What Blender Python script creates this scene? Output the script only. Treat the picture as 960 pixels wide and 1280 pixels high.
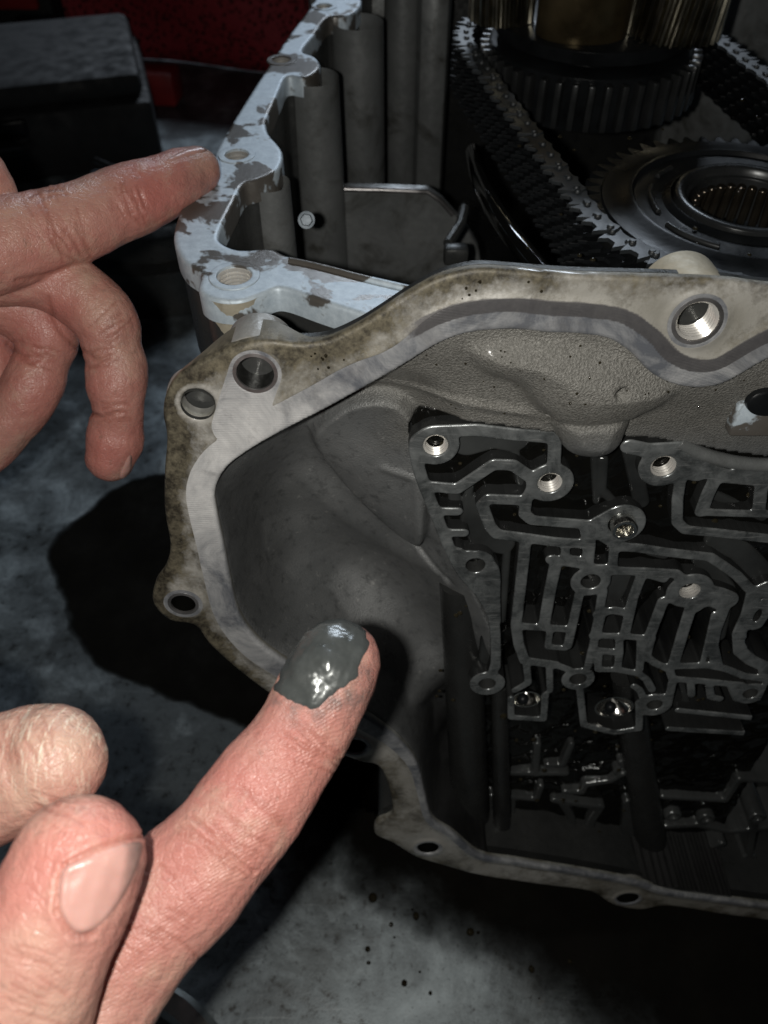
import bpy, bmesh, math, random
import numpy as np
from mathutils import Vector, Matrix, noise
from mathutils.bvhtree import BVHTree

R = math.radians
random.seed(7); np.random.seed(7)
for o in list(bpy.data.objects): bpy.data.objects.remove(o)
scene = bpy.context.scene
COL = scene.collection
MM = 0.001

# ------------------------------------------------------------------ camera
PITCH = R(48); F = 1029.0; CAMZ = 375.0            # millimetres; bench top is z = 0
cd = bpy.data.cameras.new("camera"); cam = bpy.data.objects.new("camera", cd); COL.objects.link(cam)
cam.location = (0, 0, CAMZ*MM); cam.rotation_euler = (math.pi/2 - PITCH, 0, 0)
cd.sensor_fit = 'HORIZONTAL'; cd.sensor_width = 36; cd.lens = 36*F/960
cd.clip_start = 0.005; cd.clip_end = 50
cd.dof.use_dof = True; cd.dof.focus_distance = 0.19; cd.dof.aperture_fstop = 30.0
scene.camera = cam
scene.render.resolution_x = 768; scene.render.resolution_y = 1024

# ------------------------------------------------------------------ world, lamps, exposure
world = bpy.data.worlds.new("World"); scene.world = world; world.use_nodes = True
bg = world.node_tree.nodes["Background"]
bg.inputs[0].default_value = (0.55, 0.62, 0.70, 1); bg.inputs[1].default_value = 0.007
def lamp(name, kind, loc, energy, color, **kw):
    l = bpy.data.lights.new(name, kind); l.energy = energy; l.color = color
    for k, v in kw.items(): setattr(l, k, v)
    o = bpy.data.objects.new(name, l); COL.objects.link(o); o.location = loc
    return o
# the phone's own flash, 13 mm to the left of the lens
lamp("phone_flash", 'POINT', (-0.013, 0.0, (CAMZ+1)*MM), 1.28, (1.0, 0.965, 0.90), shadow_soft_size=0.0025)
# workshop ceiling lamp behind the case
cl = lamp("ceiling_lamp", 'AREA', (0.35, 2.9, 2.0), 30.0, (0.78, 0.88, 1.0), shape='RECTANGLE', size=1.2, size_y=0.35)
cl.rotation_euler = (Vector((0, 0.3, 0.1)) - cl.location).to_track_quat('-Z', 'Y').to_euler()
vs = scene.view_settings
scene.display_settings.display_device = 'sRGB'
vs.view_transform = 'Standard'; vs.look = 'None'; vs.gamma = 1; vs.use_curve_mapping = False; vs.exposure = 0.2

# ------------------------------------------------------------------ geometry helpers (mm)
C0 = np.array([0, 0, CAMZ]); FWD = np.array([0, math.cos(PITCH), -math.sin(PITCH)])
UP = np.array([0, math.sin(PITCH), math.cos(PITCH)]); RT = np.array([1.0, 0, 0])
def ray(u, v): return RT*((u-480)/F) + UP*((640-v)/F) + FWD
def at(u, v, depth): return C0 + depth*ray(u, v)
def uv_of(P):
    d = np.asarray(P) - C0; z = d @ FWD
    return 480 + F*(d @ RT)/z, 640 - F*(d @ UP)/z
def nrm(a): a = np.asarray(a, float); return a/np.linalg.norm(a)

class Plane:
    def __init__(s, O, ex, ey): s.O = np.asarray(O, float); s.ex = nrm(ex); s.ey = nrm(ey); s.n = np.cross(s.ex, s.ey)
    def px(s, u, v, w=0.0):
        d = ray(u, v); o = s.O - s.n*w
        t = ((o - C0) @ s.n)/(d @ s.n); P = C0 + t*d - s.O
        return (P @ s.ex, P @ s.ey)
    def pts(s, lst, w=0.0): return [s.px(u, v, w) for u, v in lst]
    def world(s, V):
        V = np.asarray(V, float); return s.O + V[:, :1]*s.ex + V[:, 1:2]*s.ey + V[:, 2:3]*s.n
TILT = R(8)
FRONT = Plane(at(700, 680, 206), (1, 0, 0), (0, math.sin(TILT), math.cos(TILT)))
TOPZ = CAMZ - 118
TOP = Plane((0, 0, TOPZ), (1, 0, 0), (0, 1, 0))
BENCH = Plane((0, 0, 0), (1, 0, 0), (0, 1, 0))

def empty(name, loc_mm, label, cat, group=None):
    o = bpy.data.objects.new(name, None); COL.objects.link(o); o.location = Vector(loc_mm)*MM
    o.empty_display_size = 0.01
    o["label"] = label; o["category"] = cat
    if group: o["group"] = group
    return o
def tag(o, label, cat, group=None):
    o["label"] = label; o["category"] = cat
    if group: o["group"] = group
    return o
def base_of(parent):
    v = Vector((0, 0, 0)); p = parent
    while p is not None: v += p.location; p = p.parent
    return v
def mk(name, V, faces, mat, parent=None, smooth=40, loc_mm=None):
    """V in world millimetres (or local when loc_mm is None and parent None)"""
    V = np.asarray(V, float)*MM
    b = base_of(parent)
    if loc_mm is not None:
        l = Vector(loc_mm)*MM; V = V - np.array(l); 
    else:
        V = V - np.array(b); l = None
    me = bpy.data.meshes.new(name); me.from_pydata(V.tolist(), [], [list(f) for f in faces]); me.update()
    o = bpy.data.objects.new(name, me); COL.objects.link(o)
    if mat: me.materials.append(mat)
    if smooth:
        me.shade_smooth()
        if smooth < 180: me.set_sharp_from_angle(angle=R(smooth))
    if parent: o.parent = parent
    if l is not None: o.location = l - b
    return o
def inst(name, me, parent, loc_mm, rot=(0, 0, 0), scale=None):
    o = bpy.data.objects.new(name, me); COL.objects.link(o); o.parent = parent
    o.location = Vector(loc_mm)*MM - base_of(parent); o.rotation_euler = rot
    if scale: o.scale = scale
    return o
def raw(name, V, faces, mat, smooth=40):
    me = bpy.data.meshes.new(name); me.from_pydata((np.asarray(V, float)*MM).tolist(), [], [list(f) for f in faces])
    if mat: me.materials.append(mat)
    if smooth: me.shade_smooth(); me.set_sharp_from_angle(angle=R(smooth))
    return me
def fcol(me, name, vals):
    a = me.attributes.new(name, 'FLOAT', 'POINT'); a.data.foreach_set('value', np.asarray(vals, np.float32))

def catmull(P, n=6, closed=False):
    P = [np.asarray(p, float) for p in P]; out = []; N = len(P)
    rng = range(N) if closed else range(N-1)
    for i in rng:
        if closed: p0, p1, p2, p3 = P[i-1], P[i], P[(i+1) % N], P[(i+2) % N]
        else: p0, p1, p2, p3 = P[max(i-1, 0)], P[i], P[i+1], P[min(i+2, N-1)]
        for k in range(n):
            t = k/n
            out.append(0.5*((2*p1)+(-p0+p2)*t+(2*p0-5*p1+4*p2-p3)*t*t+(-p0+3*p1-3*p2+p3)*t**3))
    if not closed: out.append(P[-1])
    return out
def d_seg(X, Y, a, b):
    ax, ay = a; bx, by = b; dx, dy = bx-ax, by-ay; L = dx*dx+dy*dy+1e-12
    t = np.clip(((X-ax)*dx+(Y-ay)*dy)/L, 0, 1)
    return np.hypot(X-ax-t*dx, Y-ay-t*dy)
def d_stroke(X, Y, pts, w, f=None):
    for a, b in zip(pts[:-1], pts[1:]):
        d = d_seg(X, Y, a, b) - w/2
        f = d if f is None else np.minimum(f, d)
    return f
def d_poly(X, Y, P):
    P = np.asarray(P); n = len(P); d = np.full(X.shape, 1e9); s = np.ones(X.shape)
    for i in range(n):
        a = P[i]; b = P[i-1]
        d = np.minimum(d, d_seg(X, Y, a, b))
        c1 = Y >= a[1]; c2 = Y < b[1]; c3 = (b[0]-a[0])*(Y-a[1]) > (b[1]-a[1])*(X-a[0])
        s = np.where((c1 & c2 & c3) | (~c1 & ~c2 & ~c3), -s, s)
    return s*d
def blur(f, k=1):
    for _ in range(k):
        g = np.pad(f, 1, mode='edge')
        f = (g[1:-1, 1:-1]*4+(g[:-2, 1:-1]+g[2:, 1:-1]+g[1:-1, :-2]+g[1:-1, 2:])*2+g[:-2, :-2]+g[2:, 2:]+g[:-2, 2:]+g[2:, :-2])/16
    return f
def grid(x0, x1, y0, y1, h):
    xs = np.arange(x0, x1+h, h); ys = np.arange(y0, y1+h, h)
    return np.meshgrid(xs, ys, indexing='ij')
def msq(f, X, Y):
    nx, ny = f.shape; ins = f < 0
    gid = -np.ones(f.shape, int); gi = np.argwhere(ins); gid[ins] = np.arange(len(gi))
    verts = [(X[i, j], Y[i, j]) for i, j in gi]
    he = {}; ve = {}
    def ev(i, j, k, l):
        key = (i, j, k, l) if (i, j) < (k, l) else (k, l, i, j)
        if key in he: return he[key]
        a = f[i, j]; b = f[k, l]; t = a/(a-b)
        verts.append((X[i, j]+(X[k, l]-X[i, j])*t, Y[i, j]+(Y[k, l]-Y[i, j])*t))
        he[key] = len(verts)-1; return he[key]
    cnt = ins[:-1, :-1].astype(int)+ins[1:, :-1]+ins[1:, 1:]+ins[:-1, 1:]
    full = np.argwhere(cnt == 4); faces = np.stack([gid[full[:, 0], full[:, 1]], gid[full[:, 0]+1, full[:, 1]], gid[full[:, 0]+1, full[:, 1]+1], gid[full[:, 0], full[:, 1]+1]], 1).tolist()
    segs = []
    for i, j in np.argwhere((cnt > 0) & (cnt < 4)):
        cs = [(i, j), (i+1, j), (i+1, j+1), (i, j+1)]; poly = []; kinds = []
        for k in range(4):
            a = cs[k]; b = cs[(k+1) % 4]
            if ins[a]: poly.append(gid[a]); kinds.append('c')
            if ins[a] != ins[b]: poly.append(ev(*a, *b)); kinds.append('x' if ins[a] else 'e')
        faces.append(poly)
        for k in range(len(poly)):
            if kinds[k] == 'x' and kinds[(k+1) % len(poly)] == 'e': segs.append((poly[k], poly[(k+1) % len(poly)]))
    return np.array(verts), faces, segs
def samp(G, X, Y, V2):
    h0 = X[1, 0]-X[0, 0]; I = (V2[:, 0]-X[0, 0])/h0; J = (V2[:, 1]-Y[0, 0])/h0
    i0 = np.clip(I.astype(int), 0, X.shape[0]-2); j0 = np.clip(J.astype(int), 0, X.shape[1]-2); a = I-i0; b = J-j0
    return G[i0, j0]*(1-a)*(1-b)+G[i0+1, j0]*a*(1-b)+G[i0, j0+1]*(1-a)*b+G[i0+1, j0+1]*a*b
def slab(name, f, X, Y, plane, top, depth, mat, parent, smooth=40, ztop=None, zbot=None, rnd=0.0):
    """region f<0 of a plane, extruded inwards; top/depth are w values"""
    V, faces, segs = msq(f, X, Y); n = len(V)
    zt = -top*np.ones(n) if ztop is None else ztop(V)
    if rnd:
        q = np.clip(1+samp(f, X, Y, V)/rnd, 0, 1); zt = zt-rnd*(1-np.sqrt(np.clip(1-q*q, 0, 1)))
    bi = sorted({k for s in segs for k in s}); m = {k: n+q for q, k in enumerate(bi)}
    zb = -depth*np.ones(len(bi)) if zbot is None else zbot(V[bi])
    V3 = np.concatenate([np.column_stack([V, zt]), np.column_stack([V[bi], zb])])
    fs = list(faces)
    for a, b in segs: fs.append([b, a, m[a], m[b]])
    o = mk(name, plane.world(V3), fs, mat, parent, smooth)
    o.data["n_top"] = n
    return o, V3
def tps(P, W, lam=0.0):
    P = np.asarray(P, float); n = len(P)
    def U(r2): return np.where(r2 > 0, r2*np.log(r2+1e-12), 0)
    r2 = ((P[:, None]-P[None])**2).sum(2); K = U(r2)+lam*np.eye(n); Q = np.column_stack([np.ones(n), P])
    A = np.block([[K, Q], [Q.T, np.zeros((3, 3))]]); s = np.linalg.solve(A, np.concatenate([W, np.zeros(3)]))
    def fn(X, Y):
        out = s[n]+s[n+1]*X+s[n+2]*Y
        for k in range(n): out = out+s[k]*U((X-P[k, 0])**2+(Y-P[k, 1])**2)
        return out
    return fn
def sstep(a, b, x): t = np.clip((x-a)/(b-a), 0, 1); return t*t*(3-2*t)
def vnoise(V, scale, seed=0):
    return np.array([noise.fractal(Vector((p[0]*scale+seed, p[1]*scale, p[2]*scale)), 1.0, 2.0, 3) for p in V])
def lathe(profile, seg=32, arc=2*math.pi, a0=0.0):
    V = []; Fc = []; n = len(profile); full = abs(arc-2*math.pi) < 1e-6; cnt = seg if full else seg+1
    for k in range(cnt):
        a = a0+arc*k/seg
        for r, z in profile: V.append((r*math.cos(a), r*math.sin(a), z))
    for k in range(seg):
        k2 = (k+1) % cnt
        for q in range(n-1): Fc.append([k*n+q, k2*n+q, k2*n+q+1, k*n+q+1])
    return np.array(V), Fc
def axis_frame(V, O, z):
    z = nrm(z); x = nrm(np.cross((0.1, 1, 0.3), z)); y = np.cross(z, x); V = np.asarray(V)
    return np.asarray(O)+V[:, :1]*x+V[:, 1:2]*y+V[:, 2:3]*z
def tube(pts, r, seg=12):
    pts = np.asarray(pts, float); V = []; Fc = []; n = len(pts)
    rr = np.broadcast_to(r, (n,))
    for i in range(n):
        t = nrm(pts[min(i+1, n-1)]-pts[max(i-1, 0)]); a = nrm(np.cross(t, (0.31, 0.2, 0.93))); b = np.cross(t, a)
        for k in range(seg):
            q = 2*math.pi*k/seg; V.append(pts[i]+rr[i]*(a*math.cos(q)+b*math.sin(q)))
    for i in range(n-1):
        for k in range(seg): Fc.append([i*seg+k, i*seg+(k+1) % seg, (i+1)*seg+(k+1) % seg, (i+1)*seg+k])
    Fc.append(list(range(seg))[::-1]); Fc.append([(n-1)*seg+k for k in range(seg)])
    return np.array(V), Fc
def boxv(c, s, bev=0.0):
    bm = bmesh.new(); bmesh.ops.create_cube(bm, size=1)
    for v in bm.verts: v.co = Vector((v.co.x*s[0], v.co.y*s[1], v.co.z*s[2]))
    if bev: bmesh.ops.bevel(bm, geom=list(bm.edges), offset=bev, segments=2, profile=0.5, affect='EDGES')
    V = np.array([list(v.co) for v in bm.verts])+np.asarray(c); bm.verts.index_update()
    Fc = [[v.index for v in f.verts] for f in bm.faces]; bm.free(); return V, Fc
def join(parts):
    V = []; Fc = []; n = 0
    for v, f in parts:
        V.append(np.asarray(v)); Fc += [[k+n for k in q] for q in f]; n += len(v)
    return np.concatenate(V), Fc

# ------------------------------------------------------------------ materials
class Mat:
    def __init__(s, name):
        s.m = bpy.data.materials.new(name); s.m.use_nodes = True; s.t = s.m.node_tree
        s.b = s.t.nodes["Principled BSDF"]; s.co = s.n('ShaderNodeTexCoord').outputs['Object']
    def n(s, k, **kw):
        nd = s.t.nodes.new(k)
        for a, v in kw.items(): setattr(nd, a, v)
        return nd
    def put(s, sock, val):
        if isinstance(val, bpy.types.NodeSocket): s.t.links.new(val, sock)
        elif isinstance(val, tuple) and len(val) == 3 and sock.type == 'RGBA': sock.default_value = (*val, 1)
        else: sock.default_value = val
    def set(s, **kw):
        for k, v in kw.items(): s.put(s.b.inputs[k.replace('_', ' ')], v)
        return s
    def noise(s, scale, detail=4, rough=0.55, co=None, dist=0.0, vec=None):
        nd = s.n('ShaderNodeTexNoise'); s.put(nd.inputs['Vector'], co or s.co); nd.inputs['Scale'].default_value = scale
        nd.inputs['Detail'].default_value = detail; nd.inputs['Roughness'].default_value = rough; nd.inputs['Distortion'].default_value = dist
        return nd.outputs['Fac']
    def vor(s, scale, feature='F1'):
        nd = s.n('ShaderNodeTexVoronoi', feature=feature); s.put(nd.inputs['Vector'], s.co); nd.inputs['Scale'].default_value = scale
        return nd.outputs['Distance']
    def mapping(s, scale=(1, 1, 1), rot=(0, 0, 0)):
        nd = s.n('ShaderNodeMapping'); s.put(nd.inputs['Vector'], s.co); nd.inputs['Scale'].default_value = scale; nd.inputs['Rotation'].default_value = rot
        return nd.outputs[0]
    def wave(s, scale, co=None, dist=0.0, kind='BANDS', direction='X', dscale=1.0):
        nd = s.n('ShaderNodeTexWave', wave_type=kind); s.put(nd.inputs['Vector'], co or s.co); nd.inputs['Scale'].default_value = scale
        if kind == 'BANDS': nd.bands_direction = direction
        else: nd.rings_direction = direction
        nd.inputs['Distortion'].default_value = dist; nd.inputs['Detail Scale'].default_value = dscale
        return nd.outputs['Fac']
    def attr(s, name): return s.n('ShaderNodeAttribute', attribute_name=name).outputs['Fac']
    def ramp(s, fac, stops, interp='LINEAR'):
        nd = s.n('ShaderNodeValToRGB'); s.put(nd.inputs[0], fac); e = nd.color_ramp.elements; nd.color_ramp.interpolation = interp
        for i, (p, c) in enumerate(stops):
            el = e[i] if i < 2 else e.new(p)
            el.position = p; c = (c, c, c) if not isinstance(c, tuple) else c; el.color = (*c, 1)
        return nd.outputs[0]
    def mix(s, fac, a, b, mode='MIX'):
        nd = s.n('ShaderNodeMix', data_type='RGBA', blend_type=mode)
        s.put(nd.inputs[0], fac); s.put(nd.inputs[6], a); s.put(nd.inputs[7], b); return nd.outputs[2]
    def math(s, op, a, b=0.0, c=0.0):
        nd = s.n('ShaderNodeMath', operation=op); s.put(nd.inputs[0], a); s.put(nd.inputs[1], b); s.put(nd.inputs[2], c); return nd.outputs[0]
    def bev(s, r_mm):
        nd = s.n('ShaderNodeBevel'); nd.samples = 4; nd.inputs[0].default_value = r_mm*MM; return nd.outputs[0]
    def bump(s, h, strength, dist_mm, normal=None):
        nd = s.n('ShaderNodeBump'); s.put(nd.inputs['Height'], h); nd.inputs['Strength'].default_value = strength; nd.inputs['Distance'].default_value = dist_mm*MM
        if normal is not None: s.put(nd.inputs['Normal'], normal)
        return nd.outputs[0]

def m_cast(name, c0, c1, rough=0.48, metal=0.75, pebble=1100, bump=0.35, bevel=0.0, grime=None, grime_scale=60, grime_lo=0.5):
    m = Mat(name); big = m.noise(45, 5); fine = m.noise(pebble, 3, 0.6)
    col = m.mix(m.ramp(big, [(0.3, 0.0), (0.7, 1.0)]), c0, c1)
    col = m.mix(m.math('MULTIPLY', fine, 0.5), col, tuple(x*0.55 for x in c0))
    if grime:
        g = m.ramp(m.noise(grime_scale, 8, 0.68, dist=0.6), [(grime_lo, 0.0), (grime_lo+0.16, 1.0)])
        col = m.mix(g, col, grime)
        m.set(Metallic=m.ramp(g, [(0, metal), (1, metal*0.25)]))
    else: m.set(Metallic=metal)
    nb = m.bev(bevel) if bevel else None
    n1 = m.bump(fine, bump, 0.25, nb); n2 = m.bump(m.noise(230, 3), 0.3, 0.5, n1)
    m.set(Base_Color=col, Roughness=m.ramp(m.noise(300, 4), [(0.3, rough-0.1), (0.75, rough+0.14)]), Normal=n2)
    return m.m
M = {}
M['cast'] = m_cast('cast_aluminium', (0.30, 0.295, 0.28), (0.40, 0.395, 0.37), 0.45, 0.35, 900, 0.55, 0.0, (0.10, 0.09, 0.07), 70, 0.56)
M['cast_smooth'] = m_cast('smooth_oily_casting', (0.17, 0.18, 0.18), (0.26, 0.27, 0.27), 0.42, 0.4, 1600, 0.2, 0.5, (0.055, 0.055, 0.05), 40, 0.5)
def m_passage():
    m = Mat('machined_passage_walls'); a = m.noise(130, 7, 0.68, dist=0.5); f = m.noise(1500, 4, 0.6); sc = m.noise(160, 3, 0.6, m.mapping((1, 1, 9), (0, 0.5, 0)))
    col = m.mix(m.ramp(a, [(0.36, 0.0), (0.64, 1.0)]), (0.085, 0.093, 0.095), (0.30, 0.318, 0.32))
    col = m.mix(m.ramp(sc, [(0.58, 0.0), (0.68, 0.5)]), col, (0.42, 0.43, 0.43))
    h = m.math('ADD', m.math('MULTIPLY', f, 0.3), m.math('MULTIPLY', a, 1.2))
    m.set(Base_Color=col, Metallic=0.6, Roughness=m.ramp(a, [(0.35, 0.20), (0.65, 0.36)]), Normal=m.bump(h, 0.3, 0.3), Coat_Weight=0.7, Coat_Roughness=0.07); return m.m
M['passage'] = m_passage()
M['cast_dark'] = m_cast('oily_dark_casting', (0.06, 0.063, 0.063), (0.11, 0.113, 0.11), 0.34, 0.6, 1300, 0.25, 0.4)
M['tan_cast'] = m_cast('dry_tan_casting', (0.44, 0.40, 0.31), (0.52, 0.48, 0.38), 0.62, 0.25, 900, 0.4, 0.4, (0.16, 0.12, 0.07), 90, 0.62)
M['pocket'] = m_cast('oil_filmed_pocket', (0.035, 0.036, 0.036), (0.06, 0.062, 0.06), 0.3, 0.5, 900, 0.2, 0.0)

def m_flange():
    m = Mat('stained_flange_face'); band = m.attr('band'); dark = m.attr('dark'); side = m.attr('side')
    stain = m.noise(85, 9, 0.7, dist=0.15); fine = m.noise(700, 6, 0.7)
    cast = m.mix(m.ramp(m.noise(40, 5), [(0.35, 0.0), (0.65, 1.0)]), (0.24, 0.23, 0.20), (0.41, 0.40, 0.375))
    brown = m.mix(m.ramp(m.math('ADD', m.math('MULTIPLY', fine, 0.5), m.math('MULTIPLY', m.noise(150, 6, 0.65), 0.5)), [(0.42, 0.0), (0.64, 1.0)]), (0.028, 0.024, 0.017), (0.17, 0.15, 0.105))
    st = m.math('ADD', m.math('MULTIPLY', m.attr('grime'), 0.62), m.math('MULTIPLY', m.math('SUBTRACT', stain, 0.52), 1.7))
    stm = m.ramp(m.math('ADD', st, m.math('MULTIPLY', m.math('SUBTRACT', fine, 0.5), 0.5)), [(0.02, 0.0), (0.40, 1.0)])
    outer = m.mix(stm, cast, brown)
    mach = m.mix(m.ramp(m.math('ADD', m.math('MULTIPLY', m.attr('painted_shine'), 0.34), m.noise(60, 8, 0.72, dist=0.8)), [(0.40, 0.0), (0.88, 1.0)]), (0.13, 0.14, 0.16), (0.80, 0.80, 0.79))  # base colour lightened at the left bend, a painted flash highlight
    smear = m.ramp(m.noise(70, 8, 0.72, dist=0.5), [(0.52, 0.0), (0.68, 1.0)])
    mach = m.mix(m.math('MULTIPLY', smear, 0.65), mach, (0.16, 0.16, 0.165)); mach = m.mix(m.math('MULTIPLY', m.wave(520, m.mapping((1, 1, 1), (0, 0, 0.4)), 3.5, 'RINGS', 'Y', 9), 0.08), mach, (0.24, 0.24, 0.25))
    # edge of the milled band wanders a little
    b2 = m.math('ADD', band, m.math('MULTIPLY', m.math('SUBTRACT', m.noise(140, 4), 0.5), 0.05))
    e1 = m.ramp(b2, [(0.49, 0.0), (0.51, 1.0)])
    col = m.mix(e1, mach, outer)
    dk = m.math('MULTIPLY', m.ramp(m.math('ADD', dark, m.math('ADD', m.math('MULTIPLY', m.math('SUBTRACT', stain, 0.5), 0.9), m.math('MULTIPLY', m.math('SUBTRACT', m.noise(260, 6, 0.7), 0.5), 0.7))), [(0.36, 0.0), (0.66, 1.0)]), 0.92)
    col = m.mix(dk, col, m.mix(fine, (0.05, 0.048, 0.052), (0.12, 0.115, 0.115)))
    col = m.mix(side, col, m.mix(stm, (0.36, 0.37, 0.34), (0.13, 0.12, 0.09)))
    # milling marks
    wv = m.wave(520, m.mapping((1, 1, 1), (0, 0, 0.4)), 3.5, 'RINGS', 'Y', 9)
    inv = m.math('SUBTRACT', 1.0, e1)
    h = m.math('ADD', m.math('MULTIPLY', wv, m.math('MULTIPLY', m.math('MULTIPLY', inv, 0.34), m.ramp(m.noise(60, 4), [(0.40, 0.0), (0.62, 1.0)]))), m.math('MULTIPLY', fine, m.math('ADD', 0.15, m.math('MULTIPLY', e1, 1.0))))
    m.set(Base_Color=col, Metallic=m.ramp(e1, [(0, 0.3), (1, 0.12)]),
          Roughness=m.ramp(m.math('ADD', m.math('MULTIPLY', e1, 0.5), m.math('MULTIPLY', stain, 0.5)), [(0.0, 0.26), (0.3, 0.38), (0.6, 0.42), (1, 0.6)]), Coat_Weight=m.math('MULTIPLY', m.ramp(m.noise(70, 4), [(0.5, 0.0), (0.62, 1.0)]), m.math('MULTIPLY', e1, 0.8)), Coat_Roughness=0.12,
          Normal=m.bump(h, 0.5, 0.22, m.bev(0.5)))
    return m.m
M['flange'] = m_flange()
M['wet_step'] = m_cast('wet_dark_step', (0.07, 0.075, 0.075), (0.17, 0.178, 0.178), 0.17, 0.6, 1500, 0.15, 0.0)
def m_seal():
    m = Mat('sealant_smeared_face'); a = m.noise(60, 8, 0.65, dist=1.0); f = m.noise(420, 7, 0.7); b = m.noise(55, 4, 0.55, dist=0.3)
    blue = m.mix(m.ramp(f, [(0.3, 0.0), (0.7, 1.0)]), (0.38, 0.45, 0.51), (0.56, 0.64, 0.70))
    pat = m.ramp(m.math('ADD', b, m.math('MULTIPLY', m.math('SUBTRACT', f, 0.5), 0.10)), [(0.505, 0.0), (0.535, 0.95), (0.8, 1.0)])
    col = m.mix(pat, blue, m.mix(a, (0.035, 0.028, 0.02), (0.11, 0.095, 0.08)))
    col = m.mix(m.ramp(a, [(0.60, 0.0), (0.8, 0.3)]), col, (0.25, 0.25, 0.23))
    m.set(Base_Color=col, Metallic=m.ramp(pat, [(0, 0.25), (1, 0.1)]), Roughness=m.ramp(pat, [(0, 0.5), (1, 0.28)]), Normal=m.bump(f, 0.35, 0.2, m.bev(0.6)))
    return m.m
M['seal'] = m_seal()
def m_simple(name, col, rough, metal, bump=0.0, scale=800, bevel=0.0, var=0.3, coat=0.0, spec=0.5):
    m = Mat(name); n = m.noise(scale*0.12, 5); f = m.noise(scale, 4)
    c = m.mix(m.ramp(n, [(0.3, 0.0), (0.7, 1.0)]), tuple(x*(1-var) for x in col), tuple(min(1, x*(1+var)) for x in col))
    m.set(Base_Color=c, Metallic=metal, Roughness=m.ramp(n, [(0.3, max(0.03, rough*0.75)), (0.7, min(1, rough*1.3))]), Coat_Weight=coat, Specular_IOR_Level=spec)
    nb = m.bev(bevel) if bevel else None
    if bump: m.set(Normal=m.bump(f, bump, 0.2, nb))
    elif nb: m.set(Normal=nb)
    return m.m
M['thread'] = m_simple('bright_threaded_steel', (0.72, 0.70, 0.66), 0.24, 0.55, 0.05)
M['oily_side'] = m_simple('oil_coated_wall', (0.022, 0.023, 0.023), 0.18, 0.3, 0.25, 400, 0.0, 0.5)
M['wet_floor'] = m_simple('wet_channel_floor', (0.045, 0.048, 0.048), 0.2, 0.4, 0.3, 300, 0.0, 0.6)
M['boss_rim'] = m_simple('worn_boss_face', (0.34, 0.33, 0.33), 0.34, 0.85, 0.25, 1500)
M['steel_black'] = m_simple('oiled_black_steel', (0.008, 0.009, 0.010), 0.30, 0.1, 0.3, 500, 0.35, 0.5, 0.0, 0.18)
M['steel_teeth'] = m_simple('oiled_gear_teeth', (0.035, 0.037, 0.038), 0.26, 0.5, 0.1, 700, 0.35, 0.3)
M['chain'] = m_simple('oiled_chain_steel', (0.03, 0.034, 0.037), 0.42, 0.2, 0.15, 700, 0.25, 0.35)
M['bright_steel'] = m_simple('wet_gear_steel', (0.30, 0.28, 0.22), 0.22, 1.0, 0.08, 900, 0.25, 0.25)
M['bronze'] = m_simple('oil_stained_bronze', (0.20, 0.155, 0.085), 0.30, 0.9, 0.25, 500, 0.0, 0.4)
M['black_oil'] = m_simple('black_oil', (0.004, 0.004, 0.0035), 0.06, 0.0, 0.03, 120)
M['oil_drop'] = m_simple('oil_drop', (0.02, 0.017, 0.010), 0.03, 0.0, 0)
M['zinc'] = m_simple('zinc_bolt', (0.035, 0.045, 0.055), 0.4, 0.5, 0.2)
M['polished'] = m_simple('polished_bore', (0.75, 0.74, 0.70), 0.18, 1.0, 0.1, 600)
M['black_plastic'] = m_simple('black_plastic', (0.012, 0.013, 0.014), 0.75, 0.0, 0.1, 500, 1.5)
M['red_plastic'] = m_simple('dull_red_plastic', (0.30, 0.02, 0.02), 0.5, 0.0, 0.1, 300, 1.0)
M['grey_cloth'] = m_simple('grey_rag', (0.22, 0.22, 0.20), 0.9, 0.0, 0.6, 900)

def m_bench():
    m = Mat('grimy_steel_bench'); a = m.noise(5, 8, 0.65, dist=0.5); b = m.noise(26, 9, 0.72, dist=0.4); c = m.noise(190, 6, 0.7); d = m.noise(900, 3)
    base = m.mix(m.ramp(b, [(0.32, 0.0), (0.68, 1.0)]), (0.15, 0.19, 0.21), (0.50, 0.57, 0.60))
    wear = m.ramp(m.math('ADD', m.math('MULTIPLY', a, 0.6), m.math('MULTIPLY', b, 0.4)), [(0.44, 0.0), (0.60, 1.0)])
    base = m.mix(wear, m.mix(c, (0.045, 0.053, 0.056), (0.14, 0.16, 0.17)), base)
    spots = m.ramp(m.math('ADD', m.math('MULTIPLY', c, 0.7), m.math('MULTIPLY', b, 0.3)), [(0.36, 1.0), (0.45, 0.0)])
    base = m.mix(spots, base, (0.014, 0.013, 0.011))
    rust = m.ramp(m.noise(75, 5), [(0.70, 0.0), (0.76, 0.5)]); base = m.mix(rust, base, (0.16, 0.11, 0.06))
    blot = m.ramp(m.noise(14, 9, 0.75, dist=0.3), [(0.50, 0.0), (0.60, 1.0)]); base = m.mix(m.math('MULTIPLY', blot, 0.45), base, (0.035, 0.036, 0.034)); grit = m.ramp(m.noise(480, 5, 0.7), [(0.58, 0.0), (0.66, 1.0)]); base = m.mix(m.math('MULTIPLY', grit, 0.5), base, (0.02, 0.02, 0.018))
    scr = m.ramp(m.noise(40, 3, 0.6, m.mapping((1, 14, 1), (0, 0, 0.6))), [(0.62, 0.0), (0.70, 1.0)])
    base = m.mix(m.math('MULTIPLY', scr, 0.25), base, (0.30, 0.33, 0.34))
    m.set(Base_Color=base, Metallic=0.35, Roughness=m.ramp(b, [(0.3, 0.34), (0.7, 0.58)]), Normal=m.bump(m.math('ADD', c, m.math('MULTIPLY', d, 0.4)), 0.3, 0.35))
    return m.m
M['bench'] = m_bench()
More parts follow.
